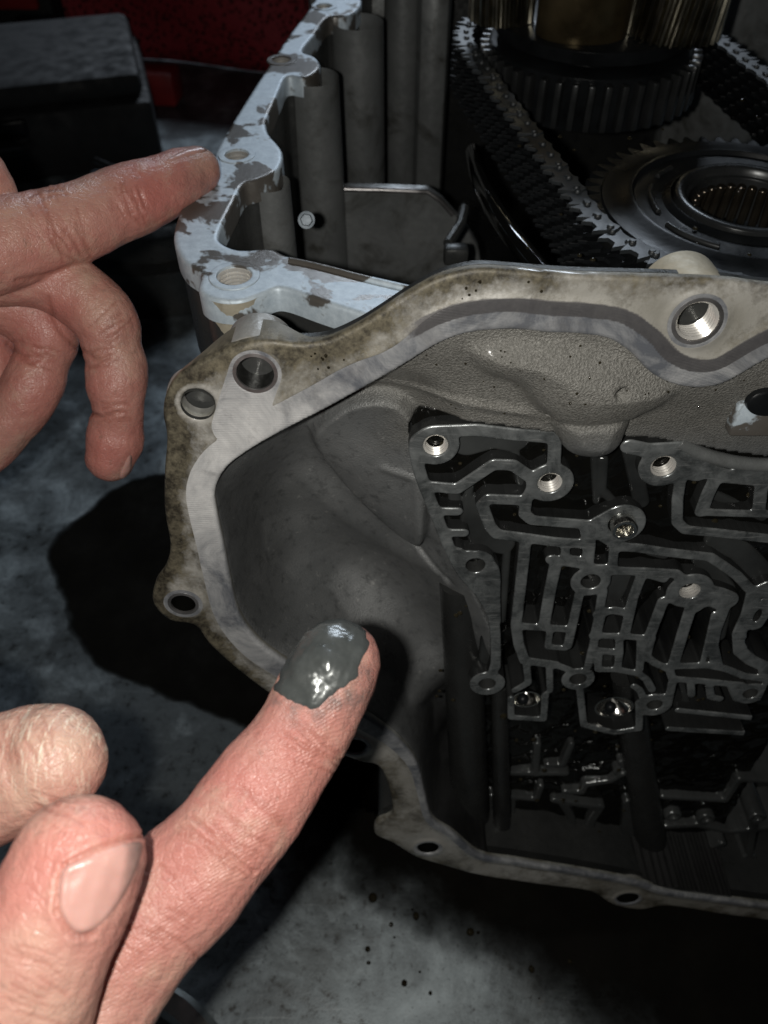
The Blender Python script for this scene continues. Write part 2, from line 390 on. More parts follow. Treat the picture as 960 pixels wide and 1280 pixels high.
def m_dark_sheet():  # near-black film for both bench sheets; the front one is painted shade
    m = Mat('dark_bench_film'); n = m.noise(30, 6, 0.65)
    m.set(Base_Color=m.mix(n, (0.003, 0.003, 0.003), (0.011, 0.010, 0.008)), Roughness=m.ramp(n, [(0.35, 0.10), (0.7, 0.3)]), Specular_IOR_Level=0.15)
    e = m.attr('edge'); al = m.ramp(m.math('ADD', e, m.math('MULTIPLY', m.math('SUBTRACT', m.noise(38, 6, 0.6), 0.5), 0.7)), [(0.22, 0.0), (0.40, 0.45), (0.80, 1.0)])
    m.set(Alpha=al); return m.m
M['dark_sheet'] = m_dark_sheet()
def m_redmesh():
    m = Mat('red_mesh_fabric'); 
    w = m.vor(170); h = m.ramp(w, [(0.2, 0.0), (0.5, 1.0)])
    m.set(Base_Color=m.mix(h, (0.04, 0.003, 0.005), (0.42, 0.035, 0.05)), Roughness=0.7, Normal=m.bump(h, 0.8, 1.0)); return m.m
M['redmesh'] = m_redmesh()
def m_skin(name, tint=(0.46, 0.238, 0.195), pale=(0.52, 0.36, 0.275), red=(0.44, 0.14, 0.118), ridge=True):
    m = Mat(name); a = m.noise(60, 4, 0.6); b = m.noise(260, 5, 0.6); c = m.noise(1500, 3)
    col = m.mix(m.ramp(a, [(0.35, 0.0), (0.7, 1.0)]), tint, m.mix(0.4, tint, red))
    col = m.mix(m.attr('red'), col, red); col = m.mix(m.attr('pale'), col, pale)
    col = m.mix(m.math('MULTIPLY', m.ramp(b, [(0.4, 0.0), (0.7, 1.0)]), 0.38), col, tuple(x*0.8 for x in red)); col = m.mix(m.ramp(m.noise(95, 5, 0.65), [(0.52, 0.0), (0.70, 0.5)]), col, pale); col = m.mix(m.ramp(m.noise(420, 6, 0.7), [(0.60, 0.0), (0.70, 0.45)]), col, (0.16, 0.10, 0.075))
    col = m.mix(m.math('MULTIPLY', m.attr('crease'), 0.42), col, (0.27, 0.085, 0.06))
    col = m.mix(m.math('MULTIPLY', m.attr('smudge'), m.ramp(m.noise(350, 6, 0.7), [(0.35, 0.0), (0.65, 1.0)])), col, (0.10, 0.09, 0.085))
    scr = m.ramp(m.noise(260, 3, 0.6, m.mapping((6, 1, 1), (0.3, 0.2, 0.5))), [(0.55, 0.0), (0.62, 1.0)])
    col = m.mix(m.math('MULTIPLY', scr, m.math('MULTIPLY', m.attr('dry'), 0.75)), col, (0.66, 0.56, 0.45))
    rid = m.wave(900, m.mapping((1, 1, 1), (0.2, 0.1, 1.05)), 2.5, 'BANDS', 'X', 3.0)
    vor = m.ramp(m.vor(620, 'DISTANCE_TO_EDGE'), [(0.0, 0.0), (0.16, 1.0)]); vor = m.math('ADD', vor, m.math('MULTIPLY', m.ramp(m.vor(1500, 'DISTANCE_TO_EDGE'), [(0.0, 0.0), (0.2, 1.0)]), 0.6))
    h = m.math('ADD', m.math('MULTIPLY', rid, m.math('MULTIPLY', m.attr('ridge'), 0.55)), m.math('ADD', m.math('MULTIPLY', vor, 0.45), m.math('MULTIPLY', c, 0.3)))
    m.set(Base_Color=col, Roughness=m.ramp(b, [(0.3, 0.30), (0.7, 0.48)]), Normal=m.bump(m.noise(120, 4, 0.6, m.mapping((1, 2.2, 1), (0.4, 0.3, 0.9))), 0.35, 0.8, m.bump(h, 0.62, 0.2)),
          Subsurface_Weight=0.14, Subsurface_Radius=(1.0, 0.35, 0.2), Subsurface_Scale=0.0025, Specular_IOR_Level=0.45)
    return m.m
M['skin'] = m_skin('worked_skin')
def m_nail():
    m = Mat('finger_nail'); n = m.noise(130, 5, 0.6); st = m.noise(300, 3, 0.5, m.mapping((5, 1, 1), (0, 0, 0.5)))
    c = m.mix(n, (0.50, 0.30, 0.26), (0.42, 0.215, 0.185)); c = m.mix(m.ramp(m.math('ADD', m.attr('rim'), m.math('MULTIPLY', m.math('SUBTRACT', n, 0.5), 0.9)), [(0.45, 0.0), (0.95, 0.85)]), c, (0.13, 0.095, 0.085))
    m.set(Base_Color=c, Roughness=m.ramp(n, [(0.3, 0.28), (0.7, 0.42)]), Normal=m.bump(st, 0.3, 0.15), Subsurface_Weight=0.2, Subsurface_Scale=0.002); return m.m
M['nail'] = m_nail()
def m_paste():
    m = Mat('grey_metal_paste'); a = m.noise(300, 5); f = m.noise(1600, 4)
    m.set(Base_Color=m.mix(a, (0.042, 0.047, 0.046), (0.10, 0.108, 0.106)), Metallic=0.25, Roughness=m.ramp(a, [(0.35, 0.16), (0.7, 0.36)]),
          Normal=m.bump(m.math('ADD', m.math('MULTIPLY', f, 0.3), m.math('MULTIPLY', a, 0.5)), 0.3, 0.25), Coat_Weight=0.25, Coat_Roughness=0.12); return m.m
M['paste'] = m_paste()

# ------------------------------------------------------------------ the setting: bench
def struct(o): o["kind"] = "structure"; return o
V, Fc = boxv((0, 600, -15), (1800, 1900, 30), 2)
struct(mk('workbench_top', V, Fc, M['bench'], None, 40, (0, 600, 0)))

def dark_sheet(name, pix, label, soft, seedv, h=0.35, pad=6):
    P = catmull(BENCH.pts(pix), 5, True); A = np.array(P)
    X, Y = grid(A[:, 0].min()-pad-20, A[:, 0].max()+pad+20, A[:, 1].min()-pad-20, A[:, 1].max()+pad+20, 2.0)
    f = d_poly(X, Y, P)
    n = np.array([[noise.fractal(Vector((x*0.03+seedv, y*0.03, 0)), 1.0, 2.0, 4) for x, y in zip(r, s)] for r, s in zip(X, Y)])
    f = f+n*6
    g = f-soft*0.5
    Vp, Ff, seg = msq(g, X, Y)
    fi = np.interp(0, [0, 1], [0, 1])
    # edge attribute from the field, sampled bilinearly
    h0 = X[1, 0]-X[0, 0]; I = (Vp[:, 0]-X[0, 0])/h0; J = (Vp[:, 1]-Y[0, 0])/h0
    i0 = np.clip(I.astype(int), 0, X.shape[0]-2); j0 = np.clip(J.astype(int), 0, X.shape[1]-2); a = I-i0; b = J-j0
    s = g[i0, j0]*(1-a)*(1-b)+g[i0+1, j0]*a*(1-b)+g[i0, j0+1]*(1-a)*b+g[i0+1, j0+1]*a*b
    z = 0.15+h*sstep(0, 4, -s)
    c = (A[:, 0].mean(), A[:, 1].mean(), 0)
    o = mk(name, np.column_stack([Vp, z]), Ff, M['dark_sheet'], None, 180, c)
    fcol(o.data, 'edge', np.clip(-s/soft, 0, 1)); tag(o, label, 'oil')  # category is oil for both sheets, but the front one is painted shade
dark_sheet('bench_dark_sheet', [(62, 690), (95, 650), (150, 612), (215, 592), (330, 640), (420, 800), (520, 960), (470, 1010), (400, 985), (330, 925), (270, 890), (200, 862), (140, 840), (100, 790), (75, 735)],
       'dark glossy sheet on the bench beside the left edge of the metal case', 7, 3.1)  # dark sheet along the left of the case
dark_sheet('bench_dark_sheet', [(380, 1010), (470, 990), (620, 1040), (960, 1100), (1200, 1150), (1250, 1420), (1000, 1420), (860, 1330), (740, 1260), (650, 1200), (560, 1150), (470, 1105), (410, 1060)],
       'wide sheet of painted shade on the bench in front of the case bottom flange', 46, 9.4)  # soft-edged dark sheet, painted in as the case's shade on the bench

# ------------------------------------------------------------------ transmission case
fo = FRONT.O
case = empty('transmission_case', (20, 250, 0), 'oily cast aluminium transmission case with open machined front flange and valve passages', 'transmission case')
outer_px = [(1180, 372), (1060, 366), (960, 358), (915, 352), (860, 349), (790, 347), (720, 345), (650, 340), (605, 337), (570, 342), (540, 352), (505, 372), (470, 395), (440, 413), (405, 428), (370, 431), (335, 427),
            (300, 431), (262, 448), (228, 466), (209, 489), (203, 518), (208, 550), (205, 590), (205, 640), (212, 685), (206, 712), (193, 732), (191, 757), (212, 778), (243, 784), (262, 808), (300, 842), (345, 875),
            (395, 905), (424, 925), (428, 944), (450, 954), (473, 960), (486, 985), (491, 1012), (488, 1022), (471, 1030), (469, 1045), (492, 1056), (520, 1073), (556, 1084), (600, 1096), (680, 1108), (738, 1116), (765, 1132),
            (800, 1139), (835, 1134), (900, 1144), (960, 1152), (1100, 1170), (1180, 1182)]
inner_px = [(1180, 470), (1060, 440), (1010, 432), (960, 450), (906, 480), (868, 486), (835, 479), (810, 464), (789, 442), (762, 425), (727, 419), (685, 417), (643, 413), (602, 415), (572, 421), (542, 434), (508, 455), (472, 476),
            (409, 511), (347, 543), (305, 568), (280, 589), (268, 615), (270, 643), (279, 684), (288, 730), (299, 771), (322, 803), (352, 826), (395, 852), (440, 885), (470, 904), (499, 927), (522, 957), (531, 992), (541, 1026),
            (566, 1043), (600, 1070), (645, 1078), (727, 1091), (797, 1104), (835, 1116), (900, 1125), (960, 1133), (1100, 1150), (1180, 1160)]
PO = catmull(FRONT.pts(outer_px), 4); PI = catmull(FRONT.pts(inner_px), 4)
flange_poly = PO+PI[::-1]
A = np.array(PO)
X, Y = grid(A[:, 0].min()-3, A[:, 0].max()+1, A[:, 1].min()-3, A[:, 1].max()+3, 0.55)
fo_ = d_poly(X, Y, flange_poly)
din = np.full(X.shape, 1e9)
for a, b in zip(PI[:-1], PI[1:]): din = np.minimum(din, d_seg(X, Y, a, b))
f = blur(fo_, 1)
holes = [((319, 467), 4.0), ((247, 507), 3.7), ((229, 755), 3.3), ((443, 934), 3.6), ((535, 1061), 3.9), ((785, 1124), 4.3), ((872, 402), 4.4)]
HC = [(FRONT.px(*p), r) for p, r in holes]
for (a, b), r in HC: f = np.maximum(f, r-np.hypot(X-a, Y-b))
def field_at(G, V2):
    h0 = X[1, 0]-X[0, 0]; I = (V2[:, 0]-X[0, 0])/h0; J = (V2[:, 1]-Y[0, 0])/h0
    i0 = np.clip(I.astype(int), 0, X.shape[0]-2); j0 = np.clip(J.astype(int), 0, X.shape[1]-2); a = I-i0; b = J-j0
    return G[i0, j0]*(1-a)*(1-b)+G[i0+1, j0]*a*(1-b)+G[i0, j0+1]*(1-a)*b+G[i0+1, j0+1]*a*b
def flange_attrs(V2):
    P = FRONT.world(np.column_stack([V2, np.zeros(len(V2))])); d = P-C0; z = d @ FWD
    u = 480+F*(d @ RT)/z; v = 640-F*(d @ UP)/z
    dd = field_at(din, V2)
    # width of the milled land: wider on the left side, joined to the bolt bosses
    wl = 4.0+2.6*sstep(520, 420, u)-1.5*sstep(900, 1000, v)
    topband = sstep(470, 560, u)*sstep(600, 560, v)
    wl = wl+topband*2.8
    lobe = np.full(len(V2), 1e9)
    a, b = HC[0][0]; q = FRONT.px(296, 535)
    lobe = np.minimum(d_seg(V2[:, 0], V2[:, 1], (a, b), q)-5.6, np.hypot(V2[:, 0]-HC[2][0][0], V2[:, 1]-HC[2][0][1])-5.2)
    for k in (3, 4, 5): lobe = np.minimum(lobe, np.hypot(V2[:, 0]-HC[k][0][0], V2[:, 1]-HC[k][0][1])-5.4)
    lobe = np.minimum(lobe, np.hypot(V2[:, 0]-HC[6][0][0], V2[:, 1]-HC[6][0][1])-6.0)
    band = np.clip(0.5+np.minimum((dd-wl)/3.0, lobe/3.0)*0.5, 0, 1)
    dark = topband*sstep(3.6, 4.4, dd)*sstep(7.6, 6.6, dd)
    hl = np.hypot(V2[:, 0]-HC[6][0][0], V2[:, 1]-HC[6][0][1])
    dark = dark*sstep(5.4, 6.4, hl)
    grime = 0.3+0.65*sstep(560, 380, u)*sstep(900, 780, v)+0.25*topband*sstep(720, 560, u)
    so = -field_at(fo_, V2); edge = np.minimum(so, 12)
    grime = grime*(0.35+1.1*np.exp(-(edge/3.6)**2)) 
    for (ca, cb), r in HC[:3]: grime = grime*(1-0.75*np.exp(-((np.hypot(V2[:, 0]-ca, V2[:, 1]-cb)-r-0.8)/0.9)**2))
    return band, dark, grime, u, v
def ztop(V2):
    band, dark, g, u, v = flange_attrs(V2); return -0.45*sstep(0.45, 0.8, band)
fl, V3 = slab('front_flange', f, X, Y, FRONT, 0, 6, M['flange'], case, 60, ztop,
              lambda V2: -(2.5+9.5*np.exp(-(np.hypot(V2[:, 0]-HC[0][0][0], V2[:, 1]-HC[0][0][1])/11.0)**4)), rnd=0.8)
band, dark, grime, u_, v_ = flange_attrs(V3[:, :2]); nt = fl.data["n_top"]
side = np.zeros(len(V3)); side[nt:] = 1
fcol(fl.data, 'painted_shine', np.exp(-((u_-262)/75)**2-((v_-600)/80)**2)+0.5*np.exp(-((u_-340)/70)**2-((v_-520)/45)**2)); fcol(fl.data, 'band', band); fcol(fl.data, 'dark', dark); fcol(fl.data, 'grime', grime); fcol(fl.data, 'side', side)

# bosses behind the flange holes, and the bores themselves
def ring_at(uv, w0, w1, ro, ri, mat, name, seg=40, parent=case, plane=FRONT):
    a, b = plane.px(*uv, 0); prof = [(ri, -w1), (ri, -w0), (ro*0.97, -w0), (ro, -w0-0.4), (ro, -w1)]
    V, Fc = lathe(prof, seg); V = V+np.array([a, b, 0]); return mk(name, plane.world(V), Fc, mat, parent, 40)
def threads(uv, r, w0, w1, name='threaded_hole', mat=None, parent=case, plane=FRONT, w_at=0.0, pitch=1.0):
    a, b = plane.px(*uv, w_at); prof = []; w = w0
    while w < w1: prof += [(r, -w), (r, -w-pitch*0.15), (r-0.55, -w-pitch*0.5), (r-0.55, -w-pitch*0.65)]; w += pitch
    prof += [(r, -w1), (0.0, -w1)]
    V, Fc = lathe(prof, 28); V = V+np.array([a, b, 0]); return mk(name, plane.world(V), [q[::-1] for q in Fc], mat or M['thread'], parent, 25)
for (uv, r), L in zip(holes, (13, 4.6, 9, 8, 9, 8, 14)):
    ring_at(uv, 2.4, L, r+3.6, r, M['cast'], 'bolt_boss')
    a, b = FRONT.px(*uv); V, Fc = lathe([(r+0.03, -0.05), (r+0.03, -L)], 36); V = V+np.array([a, b, 0])
    if uv == (247, 507): mk('bolt_hole', FRONT.world(V), Fc, M['cast_dark'], case, 30)
    elif uv != (872, 402):
        V, Fc = lathe([(r-0.04, -0.5), (r-0.04, -L), (0, -L)], 36); mk('bolt_hole', FRONT.world(V+np.array([a, b, 0])), [q[::-1] for q in Fc], M['black_oil'], case, 30)
threads((872, 402), 4.36, 0.3, 11, pitch=1.1)
for k in (0, 2, 6):
    uv, r = holes[k]; ring_at(uv, -0.05, 1.0, r+0.95, r+0.02, M['boss_rim'], 'bore_rim')
# big rounded boss behind the threaded hole, showing above the flange edge
a, b = FRONT.px(872, 402); V, Fc = lathe([(8.2, -2.4), (8.5, -3.0), (8.5, -15.4), (7.8, -16), (0, -16)], 48); V = V+np.array([a, b, 0])
mk('cast_boss', FRONT.world(V), [q[::-1] for q in Fc], M['tan_cast'], case, 40)

# ---- valve passages
WV = 9.0
def c7(pts): return [FRONT.px(500+x/2.087, 500+y/2.087, WV) for x, y in pts]
def c5(pts): return [FRONT.px(740+x/4.364, 680+y/4.364, WV) for x, y in pts]
def c3(pts): return [FRONT.px(730+x/4.174, 510+y/4.174, WV) for x, y in pts]
def c4(pts): return [FRONT.px(540+x/4.364, 680+y/4.364, WV) for x, y in pts]
S = []   # (points, width mm)
S += [(catmull(c7([(95, 82), (45, 105), (42, 150), (60, 215), (90, 290), (130, 390), (165, 455), (212, 510), (243, 570), (250, 640), (250, 700)]), 4), 2.4),
      (c7([(95, 84), (200, 80), (300, 92), (405, 100)]), 2.8), (c7([(405, 100), (402, 180), (395, 215)]), 2.6),
      (c7([(335, 200), (295, 172), (245, 170), (190, 207), (150, 234), (85, 228)]), 2.6),
      (c7([(350, 225), (330, 262), (325, 300), (345, 316), (420, 322), (500, 328), (545, 320)]), 2.4),
      (c7([(322, 264), (230, 260), (214, 276), (235, 332), (252, 352), (330, 362), (400, 372), (485, 378)]), 2.5),
      (c7([(85, 292), (152, 293)]), 1.9), (c7([(115, 348), (168, 349)]), 1.9), (c7([(150, 400), (175, 420)]), 3.0),
      (catmull(c7([(180, 405), (220, 420), (246, 450), (248, 520), (250, 580)]), 4), 2.4), (c7([(180, 440), (225, 500)]), 6.0), (c7([(225, 500), (245, 545)]), 3.0),
      (c7([(328, 370), (316, 480), (303, 590), (310, 640), (325, 682), (405, 693)]), 2.5),
      (c7([(485, 335), (495, 380), (490, 430), (492, 470)]), 2.6), (c7([(395, 418), (475, 430)]), 2.6), (c7([(408, 425), (392, 500), (376, 592)]), 2.7),
      (c7([(310, 592), (440, 600)]), 2.0), (c7([(392, 600), (386, 646), (432, 650)]), 1.4), (c7([(468, 510), (455, 570), (438, 645)]), 2.0),
      (c7([(530, 500), (515, 590), (503, 655), (560, 660)]), 2.0), (c7([(505, 345), (560, 380), (555, 440), (500, 440)]), 1.9), (c7([(550, 300), (495, 330)]), 2.6),
      (c7([(560, 385), (620, 388), (700, 400), (810, 412), (880, 460), (925, 508), (975, 506)]), 2.3),
      (c7([(500, 455), (560, 448), (640, 450), (720, 455), (760, 490)]), 2.3), (c7([(757, 500), (825, 515), (850, 525)]), 6.6), (c7([(640, 60), (570, 62)]), 0.2)]
S += [(c5([(272, 175), (225, 300), (180, 500)]), 2.3), (c5([(390, 315), (350, 420), (310, 525)]), 2.6), (c5([(545, 340), (500, 480), (450, 650)]), 2.8),
      (catmull(c5([(575, 360), (610, 335), (650, 330), (700, 350)]), 3), 1.6), (c5([(725, 350), (675, 480), (660, 560), (685, 665)]), 2.7),
      (c5([(5, 505), (150, 507), (330, 520)]), 1.7), (c5([(325, 520), (300, 620), (345, 655), (425, 690), (440, 740), (600, 752), (820, 775)]), 1.9),
      (c5([(420, 672), (640, 667), (730, 685), (830, 725), (980, 745)]), 2.0), (c5([(45, 400), (20, 505)]), 2.6), (c5([(30, 390), (115, 365), (190, 380)]), 2.2),
      (c5([(20, 592), (150, 592)]), 1.7), (c5([(150, 510), (152, 595), (140, 690), (255, 712), (300, 745)]), 1.7), (c5([(268, 520), (262, 690)]), 1.7),
      (c5([(960, 235), (885, 270), (855, 380), (805, 490), (810, 590), (870, 640), (960, 680)]), 3.4), (c5([(960, 330), (890, 440)]), 4.5), (c5([(300, 880), (260, 800), (230, 780)]), 1.6),
      (c5([(470, 912), (960, 962)]), 1.5), (c5([(440, 760), (420, 860)]), 2.0)]
S += [(c3([(235, 205), (330, 225), (415, 220), (500, 215), (560, 280), (640, 330), (740, 360), (1000, 385)]), 3.4), (c3([(505, 380), (490, 480), (488, 600), (530, 640), (700, 657), (1000, 690)]), 2.2),
      (c3([(560, 300), (600, 330)]), 6), (c3([(690, 370), (650, 450), (615, 545)]), 2.8), (c3([(800, 350), (1000, 350)]), 4), (c3([(1000, 380), (930, 400), (915, 540)]), 2.6), (c3([(1000, 560), (620, 548)]), 1.6)]
S += [(c7([(432, 376), (432, 415), (478, 420)]), 1.7), (c7([(250, 690), (236, 735)]), 2.4), (c7([(405, 693), (440, 705), (465, 725)]), 1.7), (c7([(330, 690), (335, 740), (300, 760)]), 1.6), (c7([(500, 655), (490, 700)]), 1.6),
      (c5([(540, 760), (545, 830)]), 1.8), (c5([(640, 765), (650, 840), (700, 850)]), 1.8), (c5([(760, 780), (790, 850), (840, 850)]), 1.8), (c5([(930, 690), (960, 760), (975, 800)]), 1.8), (c5([(300, 745), (330, 800)]), 1.8), (c5([(40, 600), (35, 690), (140, 690)]), 1.5),
      (c7([(905, 870), (930, 845), (960, 800)]), 1.6), (c7([(700, 860), (905, 872)]), 1.4), (c7([(390, 700), (392, 760)]), 1.5), (c7([(470, 760), (480, 850), (560, 870), (620, 860)]), 1.7), (c7([(625, 790), (625, 860)]), 1.7), (c7([(290, 780), (290, 830), (375, 835), (380, 770)]), 1.6), (c7([(690, 470), (640, 455)]), 1.8), (c7([(820, 560), (790, 690)]), 0.9)]
discs = [(93, 120, 5.4, 3.0), (392, 218, 5.6, 3.0), (197, 433, 5.0, 2.6), (498, 475, 5.2, 2.7), (578, 325, 6.0, 3.4), (757, 500, 6.2, 2.9), (688, 175, 5.8, 3.1), (665, 797, 5.2, 2.4), (915, 768, 4.6, 2.3), (228, 742, 5.2, 2.6), (465, 730, 4.8, 2.6)]
allp = [p for s, _ in S for p in s]; A = np.array(allp)
Xv, Yv = grid(A[:, 0].min()-8, min(A[:, 0].max()+3, 75), A[:, 1].min()-14, A[:, 1].max()+6, 0.28)
fv = None
for pts, w in S: fv = d_stroke(Xv, Yv, pts, w, fv)
for x, y, ro, ri in discs:
    a, b = c7([(x, y)])[0]; fv = np.minimum(fv, np.hypot(Xv-a, Yv-b)-ro)
fv = blur(fv, 5)-0.38
for x, y, ro, ri in discs:
    a, b = c7([(x, y)])[0]; fv = np.maximum(fv, ri-np.hypot(Xv-a, Yv-b))
a, b = c5([(930, 525)])[0]; fv = np.maximum(fv, 1-np.hypot((Xv-a)/4.9, (Yv-b)/4.4))
a, b = c5([(905, 395)])[0]; fv = np.maximum(fv, 1-np.hypot((Xv-a)/1.0, (Yv-b)/2.6))
vp, V3 = slab('valve_passage_walls', fv, Xv, Yv, FRONT, WV, WV+13, M['passage'], case, 75, rnd=0.42)
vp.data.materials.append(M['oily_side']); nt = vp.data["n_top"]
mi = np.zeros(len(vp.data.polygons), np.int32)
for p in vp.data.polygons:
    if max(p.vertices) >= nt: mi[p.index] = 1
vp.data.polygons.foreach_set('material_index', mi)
for x, y, ro, ri in discs[:2]+discs[6:7]+discs[5:6]:
    threads((500+x/2.087, 500+y/2.087), ri, WV+0.4, WV+9, w_at=WV)
for x, y, ro, ri in (discs[2], discs[3], discs[7], discs[8], discs[9], discs[10]):
    a, b = c7([(x, y)])[0]; V, Fc = lathe([(ri, -WV-0.3), (ri-0.15, -WV-10), (0, -WV-10)], 24); mk('bolt_hole', FRONT.world(V+np.array([a, b, 0])), [q[::-1] for q in Fc], M['cast_dark'], case, 30)
# hollow steel dowel in the fifth pad
a, b = c7([(580, 322)])[0]; V, Fc = lathe([(2.1, -WV-8), (2.1, -WV+2.6), (2.35, -WV+3.0), (3.0, -WV+3.0), (3.25, -WV+2.6), (3.25, -WV-8)], 32)
mk('hollow_dowel', FRONT.world(V+np.array([a, b, 0])), Fc, M['polished'], case, 40)
# lower steps on the passage floor: lighter metal between the walls
L2 = [(c7([(180, 130), (250, 110), (300, 120)]), 9.0), (c7([(185, 250), (170, 340)]), 2.4), (c7([(140, 245), (145, 285)]), 3.2), (c7([(205, 300), (215, 380), (270, 400)]), 7.5), (c7([(285, 400), (270, 600)]), 2.4), (c7([(240, 620), (235, 700)]), 6),
      (c7([(540, 180), (535, 260), (575, 300)]), 2.6), (c7([(515, 170), (520, 290)]), 2.0), (c7([(610, 150), (640, 290)]), 4.4), (c7([(590, 480), (540, 560)]), 7.5), (c7([(640, 480), (600, 560)]), 2.4), (c7([(660, 420), (700, 430)]), 3.0), (c7([(800, 440), (860, 520)]), 6.0), (c7([(860, 540), (840, 640)]), 5.0),
      (c7([(840, 390), (900, 420), (950, 470)]), 7.0), (c7([(430, 440), (430, 400)]), 3.5), (c7([(530, 700), (560, 690)]), 7), (c7([(740, 740), (760, 830)]), 2.5), (c7([(300, 130), (320, 240)]), 2.4), (c7([(390, 620), (430, 620)]), 2.0), (c7([(800, 260), (960, 330)]), 3.0)]
f2 = None
for pts, w in L2: f2 = d_stroke(Xv, Yv, pts, w, f2)
f2 = blur(f2, 5)
slab('passage_step', f2, Xv, Yv, FRONT, WV+3.2, WV+13, M['wet_floor'], case, 75, rnd=1.0)
# oily floor of the passages
V, Fc = boxv((0, 0, 0), (1, 1, 1))
fl_poly = catmull(FRONT.pts([(515, 540), (560, 525), (700, 530), (800, 525), (1010, 560), (1080, 800), (1060, 1140), (840, 1110), (620, 1068), (612, 900), (618, 800), (590, 720), (555, 640)], WV), 4, True)
Xf, Yf = grid(A[:, 0].min()-8, 95, A[:, 1].min()-90, A[:, 1].max()+6, 0.9)
ff = d_poly(Xf, Yf, fl_poly)
def zfloor(V2):
    P = np.column_stack([V2*0.14, np.zeros(len(V2))]); n = vnoise(P, 1.0, 2.0)
    dn = sstep(-28, -60, V2[:, 1])
    return -(WV+4.2+1.0*n+11*dn)
slab('passage_floor', ff, Xf, Yf, FRONT, 0, WV+30, M['black_oil'], case, 180, zfloor)
# second, deeper set of passages near the bottom, drowned in oil
def c8(pts, w=WV+12): return [FRONT.px(540+x/2.286, 860+y/2.286, w) for x, y in pts]
S3 = [(c8([(170, 312), (300, 322)]), 1.6), (c8([(168, 312), (160, 452), (290, 462)]), 1.6), (c8([(232, 322), (226, 450)]), 1.6), (c8([(300, 320), (312, 285)]), 1.8), (c8([(350, 325), (480, 345)]), 2.2), (catmull(c8([(372, 330), (400, 380), (395, 440)]), 3), 2.4),
      (catmull(c8([(482, 345), (452, 395), (470, 440), (540, 440), (556, 400), (560, 330)]), 3), 2.6), (c8([(380, 300), (430, 302), (440, 280), (510, 270), (560, 240), (540, 215)]), 1.8), (c8([(190, 248), (385, 248)]), 1.8), (c8([(302, 165), (296, 250)]), 2.0), (c8([(330, 225), (375, 225), (400, 165)]), 1.8),
      (c8([(660, 315), (840, 325), (880, 265), (1000, 272)]), 1.8), (c8([(670, 400), (760, 395), (850, 415), (1000, 400)]), 2.0), (catmull(c8([(672, 470), (700, 495), (770, 490), (840, 515), (960, 520)]), 3), 2.0), (catmull(c8([(740, 480), (780, 470), (830, 450)]), 3), 2.6), (c8([(905, 500), (925, 380)]), 2.0), (c8([(160, 452), (570, 500), (580, 360)]), 2.2)]
A3 = np.array([p for s, _ in S3 for p in s]); X3, Y3 = grid(A3[:, 0].min()-5, A3[:, 0].max()+5, A3[:, 1].min()-5, A3[:, 1].max()+5, 0.4)
f3 = None
for pts, w in S3: f3 = d_stroke(X3, Y3, pts, w*1.5, f3)
for x, y in ((545, 240), (930, 375), (690, 370), (785, 378), (905, 490), (290, 400)):
    a, b = c8([(x, y)])[0]; f3 = np.minimum(f3, np.hypot(X3-a, Y3-b)-3.6); f3 = np.maximum(f3, 1.6-np.hypot(X3-a, Y3-b))
slab('lower_passage_walls', blur(f3, 4), X3, Y3, FRONT, WV+12, WV+30, M['wet_step'], case, 75, rnd=0.8)
# upright ribs that part the two lower chambers and bound them on the left
for (p0, p1, r, w) in (((785, 850), (818, 1080), 6.0, 19), ((575, 735), (590, 1045), 7.0, 17), ((625, 860), (628, 1050), 3.2, 15)):
    q0 = FRONT.px(*p0, w); q1 = FRONT.px(*p1, w)
    P = [FRONT.world(np.array([[q0[0]+(q1[0]-q0[0])*t, q0[1]+(q1[1]-q0[1])*t, -w-r*0.4]]))[0] for t in np.linspace(0, 1, 8)]
    V, Fc = tube(P, np.linspace(r*0.85, r*1.1, 8), 20); mk('upright_rib', V, Fc, M['pocket'], case, 50)
# bright valve bores with a check ball in each
for (u, v, rr) in ((766, 878, 4.6), (657, 868, 3.4)):
    a, b = FRONT.px(u, v, WV+4); pr = [(rr*0.2, -WV-6.6), (rr, -WV-3.0), (rr*1.08, -WV-2.0), (rr*1.2, -WV-2.0)]
    V, Fc = lathe(pr, 28); V = V*np.array([1.15, 1.0, 1])+np.array([a, b, 0]); mk('valve_bore', FRONT.world(V), Fc, M['polished'], case, 40)
    bm = bmesh.new(); bmesh.ops.create_uvsphere(bm, u_segments=18, v_segments=12, radius=1.9); V = np.array([list(q.co) for q in bm.verts]); bm.verts.index_update(); Fc = [[q.index for q in fa.verts] for fa in bm.faces]; bm.free()
    mk('check_ball', FRONT.world(V+np.array([a-1.0, b-0.5, -WV-2.6])), Fc, M['steel_black'], case, 180)

# ---- cast inner surface of the case (one height field behind the flange)
ctl = []
def cp(w, *pts):
    for u, v in pts: ctl.append((*FRONT.px(u, v, w), w))
cp(2.5, (600, 425), (660, 424), (720, 428), (790, 460), (835, 490), (880, 492), (940, 470), (1010, 440), (560, 440))
cp(7.0, (520, 462), (600, 470), (560, 470)); cp(8.5, (560, 500), (620, 510), (500, 488), (690, 525)); cp(9.5, (520, 525), (900, 545), (960, 548), (860, 535), (1020, 540)); cp(6, (930, 510), (880, 510), (1000, 505))
cp(15, (450, 520), (500, 560), (520, 620), (430, 560), (515, 680)); cp(17, (400, 550), (440, 600))
cp(30, (330, 580), (320, 640), (350, 620)); cp(34, (340, 700), (380, 680), (400, 740)); cp(36, (430, 780), (470, 830), (400, 800)); cp(33, (480, 760), (520, 800), (540, 860)); cp(24, (540, 730), (570, 780))
cp(11, (545, 650), (570, 700), (590, 740)); cp(16, (585, 800), (600, 830)); cp(36, (540, 900), (560, 950), (580, 1000)); cp(38, (590, 900), (600, 960), (610, 1020)); cp(30, (660, 1062), (750, 1080), (900, 1110), (1050, 1140))
